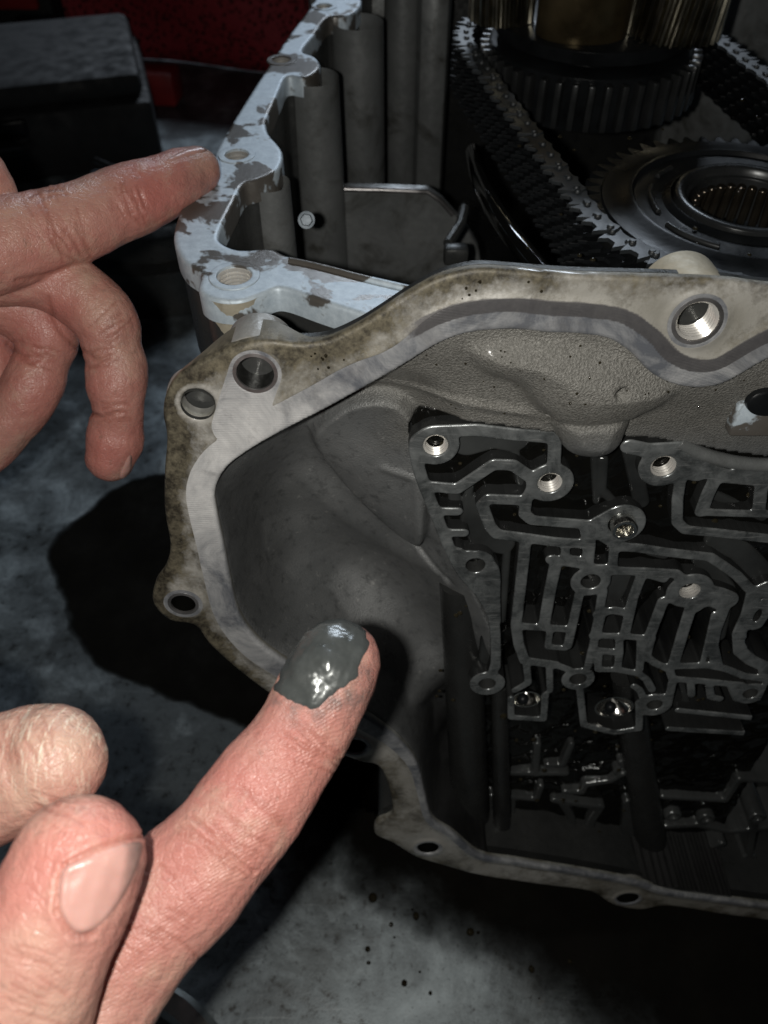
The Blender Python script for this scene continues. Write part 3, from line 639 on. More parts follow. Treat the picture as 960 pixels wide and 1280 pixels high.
cp(3, (272, 620), (276, 670), (285, 720), (296, 765), (318, 800), (350, 826)); cp(16, (300, 730), (322, 775), (345, 805)); cp(22, (296, 640), (300, 680))
cp(3, (395, 853), (440, 886), (500, 928), (532, 990), (545, 1030)); cp(16, (420, 850), (470, 890), (512, 940), (545, 1000)); cp(3, (620, 1076), (727, 1092), (830, 1116), (960, 1134))
ctl = np.array(ctl); W = tps(ctl[:, :2]/40, ctl[:, 2], 0.03)
A = np.array(PI); Xs, Ys = grid(A[:, 0].min()-2, 95, A[:, 1].min()-2, A[:, 1].max()+2, 0.6)
ws = W(Xs/40, Ys/40); ws = blur(np.clip(ws, 1.2, 48), 130)
closed_in = PI+[(A[:, 0].max()+60, A[-1, 1]), (A[:, 0].max()+60, A[0, 1])]
di = d_poly(Xs, Ys, closed_in)
ws = np.where(di > -1.5, np.maximum(ws, 1.0), ws)
ws = np.minimum(ws, 2.2+5.0*np.clip(-di, 0, 20))
# raised lobe with a soft step at its lower edge
lobe = d_poly(Xs, Ys, catmull(FRONT.pts([(395, 545), (440, 505), (500, 500), (530, 560), (532, 640), (522, 690), (480, 678), (440, 645), (412, 610), (395, 580)], 14), 4, True))
ws = ws+5.0*sstep(-1.0, 2.2, lobe)*sstep(14, 2, lobe)
rib = d_stroke(Xs, Ys, FRONT.pts([(470, 487), (540, 497), (620, 512), (700, 520)], 8), 0.1); ws = ws-0.9*np.exp(-(rib/1.0)**2)
rib = d_stroke(Xs, Ys, FRONT.pts([(480, 590), (520, 600), (524, 690)], 14), 0.1); ws = ws-0.8*np.exp(-(rib/1.2)**2)
rib = d_stroke(Xs, Ys, FRONT.pts([(440, 640), (500, 680), (560, 722)], 18), 0.1); ws = ws+1.6*np.exp(-(rib/0.9)**2)
# bulging boss below the top flange with its snout
b1 = d_poly(Xs, Ys, catmull(FRONT.pts([(590, 425), (585, 445), (610, 470), (650, 485), (672, 512), (700, 532), (745, 537), (800, 525), (842, 500), (850, 478), (780, 440), (700, 420)], 3), 4, True))
bul = 3.2-6.0*np.sqrt(np.clip(-b1/14, 0, 1))
ws = np.where(b1 < 0, np.minimum(ws, 5.0-6.2*np.sqrt(np.clip(-b1/9, 0, 1))+0.0), ws)
b2 = d_poly(Xs, Ys, catmull(FRONT.pts([(698, 520), (700, 555), (715, 572), (742, 577), (768, 570), (783, 550), (785, 515)], 4), 4, True))
ws = np.where(b2 < 0, np.minimum(ws, 7.0-5.4*np.sqrt(np.clip(-b2/4.5, 0, 1))), ws)
sm = blur(ws, 5); ws = np.where((b1 > -3.5) & (b1 < 4) & (b2 > 1.0), sm, ws)
pin = FRONT.px(777, 490, 0.5); ws = ws+5*sstep(1.5, 1.0, np.hypot(Xs-pin[0], Ys-pin[1]))
# machined port at the far right
# drop below the floor where the valve passages are
vpoly = d_poly(Xs, Ys, catmull(FRONT.pts([(512, 545), (530, 527), (600, 530), (690, 540), (800, 545), (850, 556), (960, 575), (1080, 590), (1120, 1100), (840, 1085), (640, 1060), (606, 1040), (608, 900), (622, 850), (618, 800), (590, 740), (560, 680), (530, 610)], WV), 4, True))
inb = (b1 < 0) | (b2 < 0)
ws = np.where((vpoly < 0) & ~inb, np.maximum(ws, 36), ws)
nz = np.array([[noise.fractal(Vector((x*0.12, y*0.12, 1.0)), 1.0, 2.0, 3) for x, y in zip(r, s)] for r, s in zip(Xs, Ys)]); ws = ws+0.15*nz
hgt = lambda V2: -samp(ws, Xs, Ys, V2)
Vs, Fs, _ = msq(di-1.5, Xs, Ys)
inner = mk('inner_casting', FRONT.world(np.column_stack([Vs, hgt(Vs)])), Fs, None, case, 180)
def m_inner():
    m = Mat('inner_casting_skin'); oil = m.attr('oily'); fine = m.noise(2200, 3, 0.6); big = m.noise(38, 6, 0.62, dist=0.4); vo = m.ramp(m.noise(1900, 3, 0.6), [(0.32, 0.0), (0.68, 1.0)])
    dry = m.mix(big, (0.27, 0.265, 0.245), (0.40, 0.39, 0.36)); dry = m.mix(m.math('MULTIPLY', vo, 0.7), (0.14, 0.135, 0.12), dry)
    wet = m.mix(m.ramp(big, [(0.25, 0.0), (0.8, 1.0)]), (0.10, 0.106, 0.108), (0.20, 0.205, 0.205))
    sp = m.ramp(m.noise(330, 5, 0.7), [(0.62, 0.0), (0.72, 1.0)]); wet = m.mix(m.math('MULTIPLY', sp, 0.75), wet, (0.34, 0.34, 0.33)); wet = m.mix(m.ramp(m.noise(300, 6, 0.75), [(0.52, 0.0), (0.66, 0.55)]), wet, (0.04, 0.042, 0.043))
    col = m.mix(oil, dry, wet); col = m.mix(m.attr('drench'), col, (0.012, 0.012, 0.012))
    h = m.math('ADD', m.math('MULTIPLY', vo, m.math('SUBTRACT', 1.15, oil)), m.math('MULTIPLY', fine, 0.8))
    m.set(Base_Color=col, Metallic=0.35, Roughness=m.ramp(m.noise(200, 4), [(0.3, 0.44), (0.7, 0.62)]), Normal=m.bump(h, 0.6, 0.4), Coat_Weight=m.math('MULTIPLY', m.ramp(m.noise(90, 4), [(0.42, 0.0), (0.58, 1.0)]), 0.5), Coat_Roughness=0.15); return m.m
inner.data.materials.append(m_inner())
u_, v_ = uv_of(FRONT.world(np.column_stack([Vs, hgt(Vs)])))
oily = np.clip(0.12+0.88*np.maximum(sstep(520, 575, v_), sstep(560, 440, u_)*sstep(455, 520, v_)), 0, 1)
fcol(inner.data, 'oily', oily); fcol(inner.data, 'drench', np.clip(0.45*sstep(400, 330, u_)*sstep(560, 620, v_)+0.9*sstep(820, 900, v_)*sstep(470, 560, u_)+0.1*sstep(1000, 1040, v_), 0, 1))
# the machined port on the right with its black plug
a, b = FRONT.px(945, 518, 5)
V, Fc = boxv((a+6, b-1, -6.0), (22, 9, 4), 0.6); mk('machined_pad', FRONT.world(V), Fc, M['seal'], case, 40)
V, Fc = lathe([(0, -2.6), (4.2, -2.6), (4.8, -3.0), (5.0, -4.4)], 36); mk('rubber_plug', FRONT.world(V*np.array([1, 0.7, 1])+np.array([a+1, b+4.2, 0])), Fc, M['steel_black'], case, 40)
# round port bearing seat on the right
V, Fc = tube(np.array(catmull([FRONT.world(np.array([[*FRONT.px(u, v, 9), -10.5]]))[0] for u, v in ((850, 556), (880, 572), (925, 583), (975, 586), (1040, 583))], 5)), 1.8, 18); mk('cast_rim', V, Fc, M['cast_smooth'], case, 60)

# outer shell behind the flange and the body it stands on
fs = np.abs(fo_+2.5)-2.0
Xq, Yq = X[::2, ::2], Y[::2, ::2]
shell = d_poly(Xq, Yq, catmull(FRONT.pts(outer_px), 2)); innerq = d_poly(Xq, Yq, PI+[(A[:, 0].max()+60, A[-1, 1]), (A[:, 0].max()+60, A[0, 1])])
fq = np.maximum(d_poly(Xq, Yq, flange_poly)+1.5, -(innerq-1.0))
ylim = FRONT.px(300, 560)[1]
slab('case_shell', fq, Xq, Yq, FRONT, 6.2, 20, M['cast_dark'], case, 35, None, lambda V2: -(8+62*sstep(ylim+8, ylim-25, V2[:, 1])))
V, Fc = boxv((75, 355, 48), (215, 90, 96), 10); mk('case_body', V, Fc, M['cast_dark'], case, 40)

# ---- top rail with sealing face
rail_out = [(430, -60), (392, 2), (360, 45), (330, 90), (300, 137), (275, 178), (262, 205), (240, 235), (222, 270), (217, 300), (228, 325), (250, 342), (248, 362), (266, 374), (300, 376), (330, 366), (352, 360), (400, 376), (450, 392), (500, 408), (560, 425)]
rail_in = [(480, -60), (450, -25), (452, 4), (436, 19), (410, 21), (394, 42), (378, 63), (394, 71), (400, 84), (382, 97), (359, 95), (350, 111), (342, 130), (333, 152), (336, 167), (353, 189), (347, 212), (322, 225), (304, 231), (290, 257), (274, 290), (277, 303), (300, 312), (338, 310), (356, 318), (390, 328), (440, 341), (500, 356), (560, 370)]
RO = catmull(TOP.pts(rail_out), 4); RI = catmull(TOP.pts(rail_in), 4); rail = RO+RI[::-1]
A = np.array(rail); Xr, Yr = grid(A[:, 0].min()-2, A[:, 0].max()+2, A[:, 1].min()-2, A[:, 1].max()+2, 0.6)
fr = blur(d_poly(Xr, Yr, rail), 1)
tops = [((405, 8), 3.4), ((352, 75), 3.6), ((296, 194), 3.8), ((293, 345), 4.6)]
for (p, r) in tops:
    a, b = TOP.px(*p); fr = np.maximum(fr, r-np.hypot(Xr-a, Yr-b))
slab('sealing_rail', fr, Xr, Yr, TOP, 0, 7, M['seal'], case, 60, rnd=0.9)
for (p, r) in tops:
    threads(p, r, 0.4, 9, plane=TOP, pitch=1.1)
    ring_at(p, -0.25, 0.3, r+2.2, r+0.05, M['seal'], 'bolt_pad', 36, case, TOP)
# raised bead along the front rail
V, Fc = tube(np.array([[*p, TOPZ-0.1] for p in catmull(TOP.pts([(362, 326), (400, 334), (450, 347), (510, 361), (560, 372)]), 4)]), 1.1, 10); mk('sealing_bead', V, Fc, M['seal'], case, 60)
fw = np.maximum(d_poly(Xr, Yr, rail)+0.8, -1e9)
slab('rail_wall', fw, Xr, Yr, TOP, 6.9, 100, M['cast_dark'], case, 35, None, lambda V2: -(34+76*sstep(222, 275, V2[:, 1])))
# dry tan corner post under the front bolt hole, and its neighbours
def post(name, uv, r0, r1, ztop_, zbot, mat, dx=0, dy=0, seg=36):
    a, b = TOP.px(*uv); n = 8
    V, Fc = lathe([(r0+(r1-r0)*t, ztop_+(zbot-ztop_)*t) for t in np.linspace(0, 1, n)], seg); mk(name, V+np.array([a+dx, b+dy, TOPZ]), [q[::-1] for q in Fc], mat, case, 60)
post('corner_post', (290, 352), 8.6, 4.6, -0.7, -44, M['tan_cast'], 0.6, -0.6)
post('bolt_column', (425, 16), 11, 12.2, -3, -135, M['cast_smooth'], 7.5, -1)
post('bolt_column', (372, 84), 9.6, 11.2, -3, -135, M['cast_smooth'], 5.8, -1)
post('bolt_column', (318, 205), 6.5, 7.7, -4, -135, M['cast_smooth'], 4.5, -4)
post('bolt_column', (478, -30), 9, 10, 4, -110, M['cast_smooth'], 10, 8)
# floor of the gear chamber, far walls, small web plate
V, Fc = boxv((90, 330, TOPZ-138), (280, 330, 6), 1); mk('chamber_floor', V, Fc, M['pocket'], case, 40)
V, Fc = boxv((-3, 470, TOPZ-62), (70, 14, 166), 5); mk('far_wall', V, Fc, M['cast_smooth'], case, 40)
V, Fc = boxv((24, 452, TOPZ-62), (16, 40, 166), 6); mk('far_wall', V, Fc, M['cast_smooth'], case, 40)
V, Fc = boxv((185, 475, TOPZ-60), (60, 16, 170), 6); mk('far_wall', V, Fc, M['cast_smooth'], case, 40)
V, Fc = boxv((100, 500, TOPZ-60), (240, 16, 170), 6); mk('far_wall', V, Fc, M['pocket'], case, 40)
Pw = Plane((0, 330, TOPZ-80), (1, 0, 0), (0, 0, 1))
poly = Pw.pts([(428, 236), (480, 237), (535, 239), (552, 250), (568, 268), (584, 285), (598, 310), (604, 345), (602, 400), (428, 400)]); A = np.array(poly)
Xw, Yw = grid(A[:, 0].min()-2, A[:, 0].max()+2, A[:, 1].min()-2, A[:, 1].max()+2, 0.8)
slab('web_plate', blur(d_poly(Xw, Yw, poly), 2), Xw, Yw, Pw, 0, 5, M['cast_smooth'], case, 60, rnd=1.2)
V, Fc = tube(Pw.world(np.array([[*Pw.px(u, v), -1.0] for u, v in ((430, 238), (480, 239), (534, 241), (550, 252), (566, 270))])), 1.3, 10); mk('web_rim', V, Fc, M['boss_rim'], case, 60)
V, Fc = lathe([(0, 0), (1.7, 0), (1.9, 0.3), (1.9, 1.5)], 6); V2 = axis_frame(V, at(383, 275, 252), -ray(430, 275)); mk('small_bolt', V2, [q[::-1] for q in Fc], M['zinc'], case, 30)
V, Fc = tube(np.array([at(383, 275, 254), at(383.5, 275, 262)]), 2.6, 20); mk('bolt_flange', V, Fc, M['zinc'], case, 40)
V, Fc = tube(np.array(catmull([at(592, 190, 330), at(600, 225, 300), at(618, 262, 275), at(644, 300, 258), at(680, 345, 245)], 5)), 3.2, 16); mk('oil_pipe', V, Fc, M['black_oil'], case, 60)
V, Fc = join([tube(np.array([at(560, 305, 300), at(576, 280, 306), at(580, 260, 310)]), 2.0, 8), boxv(at(570, 318, 296), (9, 6, 7), 1.5)]); mk('cast_hook', V, Fc, M['cast_dark'], case, 40)

# ------------------------------------------------------------------ gears and chain
ZG = CAMZ-120
c1 = np.array([84, 366]); c2 = np.array([108.7, 236]); R1 = 44; R2 = 45.5
drive = empty('drive_sprocket', (c1[0], c1[1], ZG-20), 'wide black oily drive sprocket with tall upright teeth behind the chain', 'sprocket')
V, Fc = lathe([(0, -20), (R1-3, -20), (R1-3, -0.5), (R1-4, 0), (30, 0.2), (29, 3), (0, 3)], 72); mk('gear_body', V+np.array([c1[0], c1[1], ZG]), Fc, M['steel_black'], drive, 40)
V, Fc = boxv((0, 0, 0), (4.6, 2.6, 17), 0.6); tooth = raw('tooth', V, Fc, M['steel_teeth'])
for k in range(44):
    a = 2*math.pi*k/44; inst('tooth', tooth, drive, (c1[0]+(R1-1.4)*math.cos(a), c1[1]+(R1-1.4)*math.sin(a), ZG-10), (0, 0, a))
driven = empty('driven_sprocket', (c2[0], c2[1], ZG-22), 'flat black driven sprocket with saw teeth and a central roller bearing', 'sprocket')
prof = [(R2-3, -16), (R2-3, -3), (R2-3.4, -2.4), (36, -2.2), (34.5, -1.2), (33.2, -1.2), (32.4, -2.6), (24, -2.8), (22.5, -1.5), (21.8, -1.3)]
V, Fc = lathe(prof, 96); mk('sprocket_disc', V+np.array([c2[0], c2[1], ZG]), Fc, M['steel_black'], driven, 40)
V, Fc = lathe([(21.8, -3), (21.6, -0.4), (21, 0), (19.2, 0), (18.6, -0.5), (18.2, -2.5), (17, -2.8), (16.6, -16)], 80); mk('bearing_ring', V+np.array([c2[0]+1, c2[1], ZG]), Fc, M['steel_teeth'], driven, 40)
V = []; Vt = [(-3.6, -2.7), (-3.6, 2.7), (0.6, 1.5), (2.6, 0.4), (2.2, -0.6), (-0.4, -1.4)]
V = [(x, y, 0) for x, y in Vt]+[(x, y, -12) for x, y in Vt]; n = 6
Fc = [list(range(n))[::-1], [n+k for k in range(n)]]+[[k, (k+1) % n, n+(k+1) % n, n+k] for k in range(n)]
tooth2 = raw('saw_tooth', V, Fc, M['steel_black'])
for k in range(52):
    a = 2*math.pi*k/52; inst('tooth', tooth2, driven, (c2[0]+(R2-0.4)*math.cos(a), c2[1]+(R2-0.4)*math.sin(a), ZG-3.2), (0, 0, a))
V, Fc = lathe([(0, 7), (1.2, 7), (1.45, 6.6), (1.45, -7), (0, -7)], 14); roller = raw('roller', V, [q[::-1] for q in Fc], M['bright_steel'])
rol_dim = m_simple('oiled_rollers', (0.10, 0.085, 0.065), 0.2, 0.9, 0.05); roller.materials.clear(); roller.materials.append(rol_dim)
for k in range(28):
    a = 2*math.pi*k/28; inst('bearing_roller', roller, driven, (c2[0]+1+15.4*math.cos(a), c2[1]+15.4*math.sin(a), ZG-11), (0.12*math.sin(a), -0.12*math.cos(a), 0))
# arc-shaped slots and lugs on the disc face
for a0, a1, rr in ((2.75, 3.35, 27.5), (3.6, 4.2, 29), (2.2, 2.5, 28)):
    P = [(c2[0]+rr*math.cos(t), c2[1]+rr*math.sin(t), ZG-2.4) for t in np.linspace(a0, a1, 9)]; V, Fc = tube(np.array(P), 0.9, 8); mk('face_lug', V, Fc, M['steel_teeth'], driven, 60)
# planetary carrier on top of the drive sprocket
plan = empty('planetary_gear_set', (c1[0], c1[1], ZG+3), 'brown bronze carrier with bright helical gears standing on the drive sprocket', 'gear set')
V, Fc = lathe([(0, 3.1), (38, 3.1), (39, 3.6), (39, 8), (38, 8.6), (0, 8.6)], 72); mk('carrier_plate', V+np.array([c1[0], c1[1], ZG]), Fc, M['steel_black'], plan, 40)
def helical(cx, cy, r, z0, z1, n, twist, mat):
    g = []; seg = 10
    V = []; Fc = []; m = n*4
    for q in range(seg+1):
        t = q/seg; z = z0+(z1-z0)*t
        for k in range(m):
            a = 2*math.pi*k/m+twist*t; rr = r*(1.0 if k % 4 in (0, 1) else 0.88); V.append((cx+rr*math.cos(a), cy+rr*math.sin(a), z))
    for q in range(seg):
        for k in range(m): Fc.append([q*m+k, q*m+(k+1) % m, (q+1)*m+(k+1) % m, (q+1)*m+k])
    Fc.append(list(range(m))[::-1]); Fc.append([seg*m+k for k in range(m)])
    return mk('helical_gear', V, Fc, mat, plan, 35)
helical(110, 346, 18, ZG+9, ZG+62, 30, 0.35, M['bright_steel']); helical(46, 362, 13, ZG+9, ZG+62, 24, -0.3, M['bright_steel']); helical(84, 392, 14, ZG+9, ZG+62, 24, 0.3, M['bright_steel'])
V, Fc = lathe([(17, 8.7), (17.4, 9.5), (17.4, 62), (0, 62)], 40); mk('carrier_post', V*np.array([1.0, 0.75, 1])+np.array([75, 346, ZG]), Fc, M['bronze'], plan, 60)
V, Fc = lathe([(34, 62), (36, 62), (36, 72), (0, 72)], 60); mk('carrier_cap', V+np.array([c1[0], c1[1], ZG]), Fc, M['steel_black'], plan, 60)

chain = empty('drive_chain', (60, 300, ZG-20), 'wide oily silent chain of toothed plates looped round both sprockets', 'chain')
ra, rb = 51.0, 49.5
# path: outer tangents of two circles
d = c1-c2; L = np.hypot(*d); base = math.atan2(d[1], d[0]); off = math.acos((rb-ra)/L)   # normal angle
path = []
aL = base+off; aR = base-off
pl2 = c2+rb*np.array([math.cos(aL), math.sin(aL)]); pl1 = c1+ra*np.array([math.cos(aL), math.sin(aL)])
pr2 = c2+rb*np.array([math.cos(aR), math.sin(aR)]); pr1 = c1+ra*np.array([math.cos(aR), math.sin(aR)])
for t in np.linspace(0, 1, 60): path.append(pl2+(pl1-pl2)*t)
for t in np.linspace(aL, aR, 80)[1:]: path.append(c1+ra*np.array([math.cos(t), math.sin(t)]))
for t in np.linspace(0, 1, 60)[1:]: path.append(pr1+(pr2-pr1)*t)
for t in np.linspace(aR, aL-2*math.pi, 80)[1:]: path.append(c2+rb*np.array([math.cos(t), math.sin(t)]))
path = np.array(path); sl = np.concatenate([[0], np.cumsum(np.hypot(*np.diff(path, axis=0).T))]); NL = int(sl[-1]/8.0)
def plate(z0, z1, dx):
    o = [(-5.4, 1.6), (-4.2, 2.9), (-1.5, 2.2), (1.5, 2.2), (4.2, 2.9), (5.4, 1.6), (4.6, -1.0), (3.4, -4.2), (1.6, -2.2), (-1.6, -2.2), (-3.4, -4.2), (-4.6, -1.0)]
    V = [(x*0.86+dx, -y*1.25, z1) for x, y in o]+[(x*0.86+dx, -y*1.25, z0) for x, y in o]; n = 12
    return np.array(V), [list(range(n)), [n+k for k in range(n)][::-1]]+[[k, n+k, n+(k+1) % n, (k+1) % n] for k in range(n)]
parts = [plate(-1.2-k*3.0, -k*3.0, 0 if k % 2 == 0 else 4.0) for k in range(7)]
for sx in (-3.4, 3.4):
    V, Fc = lathe([(0, 0.9), (0.8, 0.9), (1.1, 0.5), (1.1, -0.2)], 8); parts.append((V+np.array([sx, -0.4, 0]), [q[::-1] for q in Fc]))
V, Fc = join(parts); link = raw('link', V, Fc, M['chain']); link.materials.append(M['steel_black'])
for p in link.polygons:
    if 14 <= p.index < 14*7: p.material_index = 1
for k in range(NL):
    s = sl[-1]*k/NL; i = min(np.searchsorted(sl, s, side='right')-1, len(path)-2); t = (s-sl[i])/max(sl[i+1]-sl[i], 1e-6); p = path[i]+(path[i+1]-path[i])*t; q = path[i+1]-path[i]
    inst('chain_link', link, chain, (p[0], p[1], ZG+0.6+0.5*random.uniform(-1, 1)), (0, 0, math.atan2(q[1], q[0])))

# ------------------------------------------------------------------ oil drops
def drops(lst, plane, w, name, parent):
    parts = []
    for (u, v, r) in lst:
        a, b = plane.px(u, v, w)
        if name == 'inner_specks':                     # settle on the cast surface
            w = 3.0
            for _ in range(6): a, b = plane.px(u, v, w); w = float(samp(ws, Xs, Ys, np.array([[a, b]]))[0])
        V, Fc = lathe([(r*math.cos(t), r*0.7*math.sin(t)) for t in np.linspace(0, math.pi/2, 5)], 10)
        parts.append((plane.world(V*np.array([1, random.uniform(0.8, 1.3), 1])+np.array([a, b, -w])), Fc))
    V, Fc = join(parts); o = mk(name, V, Fc, M['oil_drop'], parent, 180); o["kind"] = "stuff"; return o
gl = [(110, 212), (355, 175), (493, 317), (465, 358), (160, 390), (198, 435), (343, 575), (420, 590), (420, 438), (475, 660), (425, 693), (560, 440), (555, 605), (630, 617), (690, 677), (797, 685), (865, 735), (820, 318), (922, 294), (665, 797), (500, 490), (270, 825), (350, 820), (575, 845), (510, 865)]
drops([(500+x/2.087, 500+y/2.087, random.uniform(0.8, 1.3)) for x, y in gl], FRONT, WV+3.4, 'oil_drops', case)
drops([(random.uniform(540, 950), random.uniform(545, 880), random.uniform(0.4, 0.85)) for _ in range(70)], FRONT, WV+3.7, 'oil_drops', case)
drops([(random.uniform(520, 940), random.uniform(432, 520), random.uniform(0.18, 0.34)) for _ in range(40)], FRONT, 0.0, 'inner_specks', case)
drops([(random.uniform(560, 700), random.uniform(350, 400), random.uniform(0.18, 0.34)) for _ in range(14)]+[(random.uniform(385, 430), random.uniform(440, 462), random.uniform(0.2, 0.4)) for _ in range(8)], FRONT, 0.4, 'oil_specks', case)
drops([(620+random.uniform(0, 200), 880+random.uniform(0, 180), random.uniform(0.4, 1.0)) for _ in range(26)], FRONT, WV+10, 'oil_drops', case)
drops([(random.uniform(640, 950), random.uniform(80, 330), random.uniform(0.4, 0.9)) for _ in range(22)], Plane((0, 0, ZG-2.2), (1, 0, 0), (0, 1, 0)), 0, 'oil_drops', driven)
bd = []
for _ in range(14): bd.append((random.uniform(430, 720), random.uniform(1120, 1260), random.uniform(0.4, 1.3)))
bd += [(408, 1027, 2.0), (520, 1145, 1.4), (588, 1165, 1.8), (466, 1122, 2.0)]
o = drops(bd, BENCH, 0, 'oil_drops', None); tag(o, 'scattered dark oil drops on the bench below the case', 'oil drops')

# ------------------------------------------------------------------ hands
def loft(st, cap0=True, cap1=True, flat=0.92, seg=22, n=6, k=1.0):
    """st: (u, v, depth, half width px)"""
    P = [np.array([*at(u, v, d*k), hw*d*k/F]) for u, v, d, hw in st]; P = np.array(catmull(P, n))
    C = P[:, :3]; r = P[:, 3]
    def cap(c, t, rad, k=6, sgn=1): return [(c+t*rad*math.sin(q)*sgn, rad*math.cos(q)) for q in np.linspace(0, math.pi/2*0.97, k)[1:]]
    t0 = nrm(C[1]-C[0]); t1 = nrm(C[-1]-C[-2]); L = [(c, x) for c, x in zip(C, r)]
    if cap1: L = L+cap(C[-1], t1, r[-1])
    if cap0: L = cap(C[0], t0, r[0], 6, -1)[::-1]+L
    C = np.array([c for c, _ in L]); r = np.array([x for _, x in L]); V = []; Fc = []
    for i in range(len(C)):
        t = nrm(C[min(i+1, len(C)-1)]-C[max(i-1, 0)]); vd = nrm(C[i]-C0); a = nrm(np.cross(vd, t)); b = np.cross(t, a)
        for k in range(seg):
            q = 2*math.pi*k/seg; V.append(C[i]+r[i]*(a*math.cos(q)+flat*b*math.sin(q)))
    for i in range(len(C)-1):
        for k in range(seg): Fc.append([i*seg+k, i*seg+(k+1) % seg, (i+1)*seg+(k+1) % seg, (i+1)*seg+k])
    Fc.append(list(range(seg))[::-1]); Fc.append([(len(C)-1)*seg+k for k in range(seg)])
    return np.array(V), Fc
def fuse(name, lofts, voxel, smooth_it, mat, loc):
    V, Fc = join(lofts); tmp = mk(name+'_tmp', V, Fc, None, None, 0, loc)
    bm = bmesh.new(); bm.from_mesh(tmp.data); bmesh.ops.recalc_face_normals(bm, faces=bm.faces); bm.to_mesh(tmp.data); bm.free()
    md = tmp.modifiers.new('r', 'REMESH'); md.mode = 'VOXEL'; md.voxel_size = voxel*MM; md.use_smooth_shade = True
    ms = tmp.modifiers.new('s', 'SMOOTH'); ms.factor = 0.5; ms.iterations = smooth_it
    dg = bpy.context.evaluated_depsgraph_get(); dg.update(); me = bpy.data.meshes.new_from_object(tmp.evaluated_get(dg)); bpy.data.objects.remove(tmp)
    me.name = name; me.materials.clear(); me.materials.append(mat); o = bpy.data.objects.new(name, me); COL.objects.link(o); o.location = Vector(loc)*MM
    me.shade_smooth(); return o
def finish_hand(o, creases, red, pale, dry, ridge, smudge=(), joints=()):
    rj = random.Random(3)
    for ju, jv, dx, dy, ln, cnt, spread in joints:          # fine cross wrinkles round a joint
        for _ in range(cnt):
            t = rj.uniform(-spread, spread); k = rj.uniform(-0.5, 0.5)*ln; L2 = ln*rj.uniform(0.25, 0.6); px, py = -dy, dx
            c = (ju+dx*t+px*k, jv+dy*t+py*k); q = rj.uniform(-0.25, 0.25)
            creases = creases+[([(c[0]-px*L2-dx*q*L2, c[1]-py*L2-dy*q*L2), (c[0]+dx*rj.uniform(-3, 3), c[1]+dy*rj.uniform(-3, 3)), (c[0]+px*L2+dx*q*L2, c[1]+py*L2+dy*q*L2)], rj.uniform(1.5, 2.2), rj.uniform(0.05, 0.13))]
    me = o.data; n = len(me.vertices); co = np.empty(n*3); me.vertices.foreach_get('co', co); co = co.reshape(-1, 3); nr = np.empty(n*3); me.vertices.foreach_get('normal', nr); nr = nr.reshape(-1, 3)
    Wm = co/MM+np.array(o.location)/MM; u, v = uv_of(Wm); face = np.einsum('ij,ij->i', nr, C0-Wm) > 0
    cr = np.zeros(n); disp = 0.28*vnoise(Wm, 0.11, 5.0)+0.10*vnoise(Wm, 0.35, 9.0)
    for pts, sig, dep in creases:
        d = d_stroke(u, v, catmull([np.array(p, float) for p in pts], 4), 0.0); g = np.exp(-(d/sig)**2)*face; disp += -dep*g+dep*0.35*np.exp(-((d-sig*2.2)/(sig*1.6))**2)*face; cr = np.maximum(cr, g)
    co += nr*(disp*MM)[:, None]; me.vertices.foreach_set('co', co.ravel())
    def blob(lst):
        a = np.zeros(n)
        for bu, bv, r, s in lst: a = np.maximum(a, s*np.exp(-((u-bu)**2+(v-bv)**2)/(r*r)))
        return a
    fcol(me, 'crease', cr); fcol(me, 'red', blob(red)); fcol(me, 'pale', blob(pale)); fcol(me, 'dry', blob(dry)); fcol(me, 'ridge', blob(ridge)); fcol(me, 'smudge', blob(smudge)); me.update()
def bvh_of(o):
    off = np.array(o.location)/MM
    return BVHTree.FromPolygons([Vector(np.array(v.co)/MM+off) for v in o.data.vertices], [list(p.vertices) for p in o.data.polygons])
def patch(name, bv, poly_px, height, mat, parent, rough=0.0, step=2.0, edge=8.0, origin=None, loc=None, seedv=0.0, dome=0.0):
    """skin patch laid over a surface: sinks below it outside the outline"""
    A = np.array(poly_px, float); P = catmull(poly_px, 5, True)
    Xp, Yp = grid(A[:, 0].min()-6, A[:, 0].max()+6, A[:, 1].min()-6, A[:, 1].max()+6, step); f = d_poly(Xp, Yp, P); Vv, Ff, _ = msq(f-3.0, Xp, Yp)
    out = []; ok = []; d = d_poly(Vv[:, 0], Vv[:, 1], P)
    for (u, v), dd in zip(Vv, d):
        r = ray(u, v); h = bv.ray_cast(Vector(C0), Vector(r/np.linalg.norm(r)))
        if h[0] is None: out.append((0, 0, 0)); ok.append(False); continue
        nv = 0.0
        if rough: nv = noise.fractal(Vector((u*0.022+seedv, v*0.022, 0)), 1.0, 2.0, 4)*rough
        dj = dd+(noise.noise(Vector((u*0.07, v*0.07, seedv)))*3.0+2.6*abs(math.sin((u*0.53+v*0.2)*0.55))*(0.3+abs(noise.noise(Vector((u*0.04, v*0.04, 3.0))))) if rough else 0)
        e = float(np.clip(-dj/edge, -1, 1)); prof = math.sqrt(e) if e > 0 else e
        out.append(np.array(h[0])+np.array(h[1])*(height*prof+nv*max(0, prof))); ok.append(True)
    Ff = [q for q in Ff if all(ok[k] for k in q)]
    used = sorted({k for q in Ff for k in q}); mp = {k: i for i, k in enumerate(used)}
    o = mk(name, np.array([out[k] for k in used]), [[mp[k] for k in q][::-1] for q in Ff], mat, parent, 180, loc)
    us = Vv[used]; q = (us[:, 0]-A[:, 0].min())/np.ptp(A[:, 0]); fcol(o.data, 'rim', sstep(0.45, 1.05, q)); return o

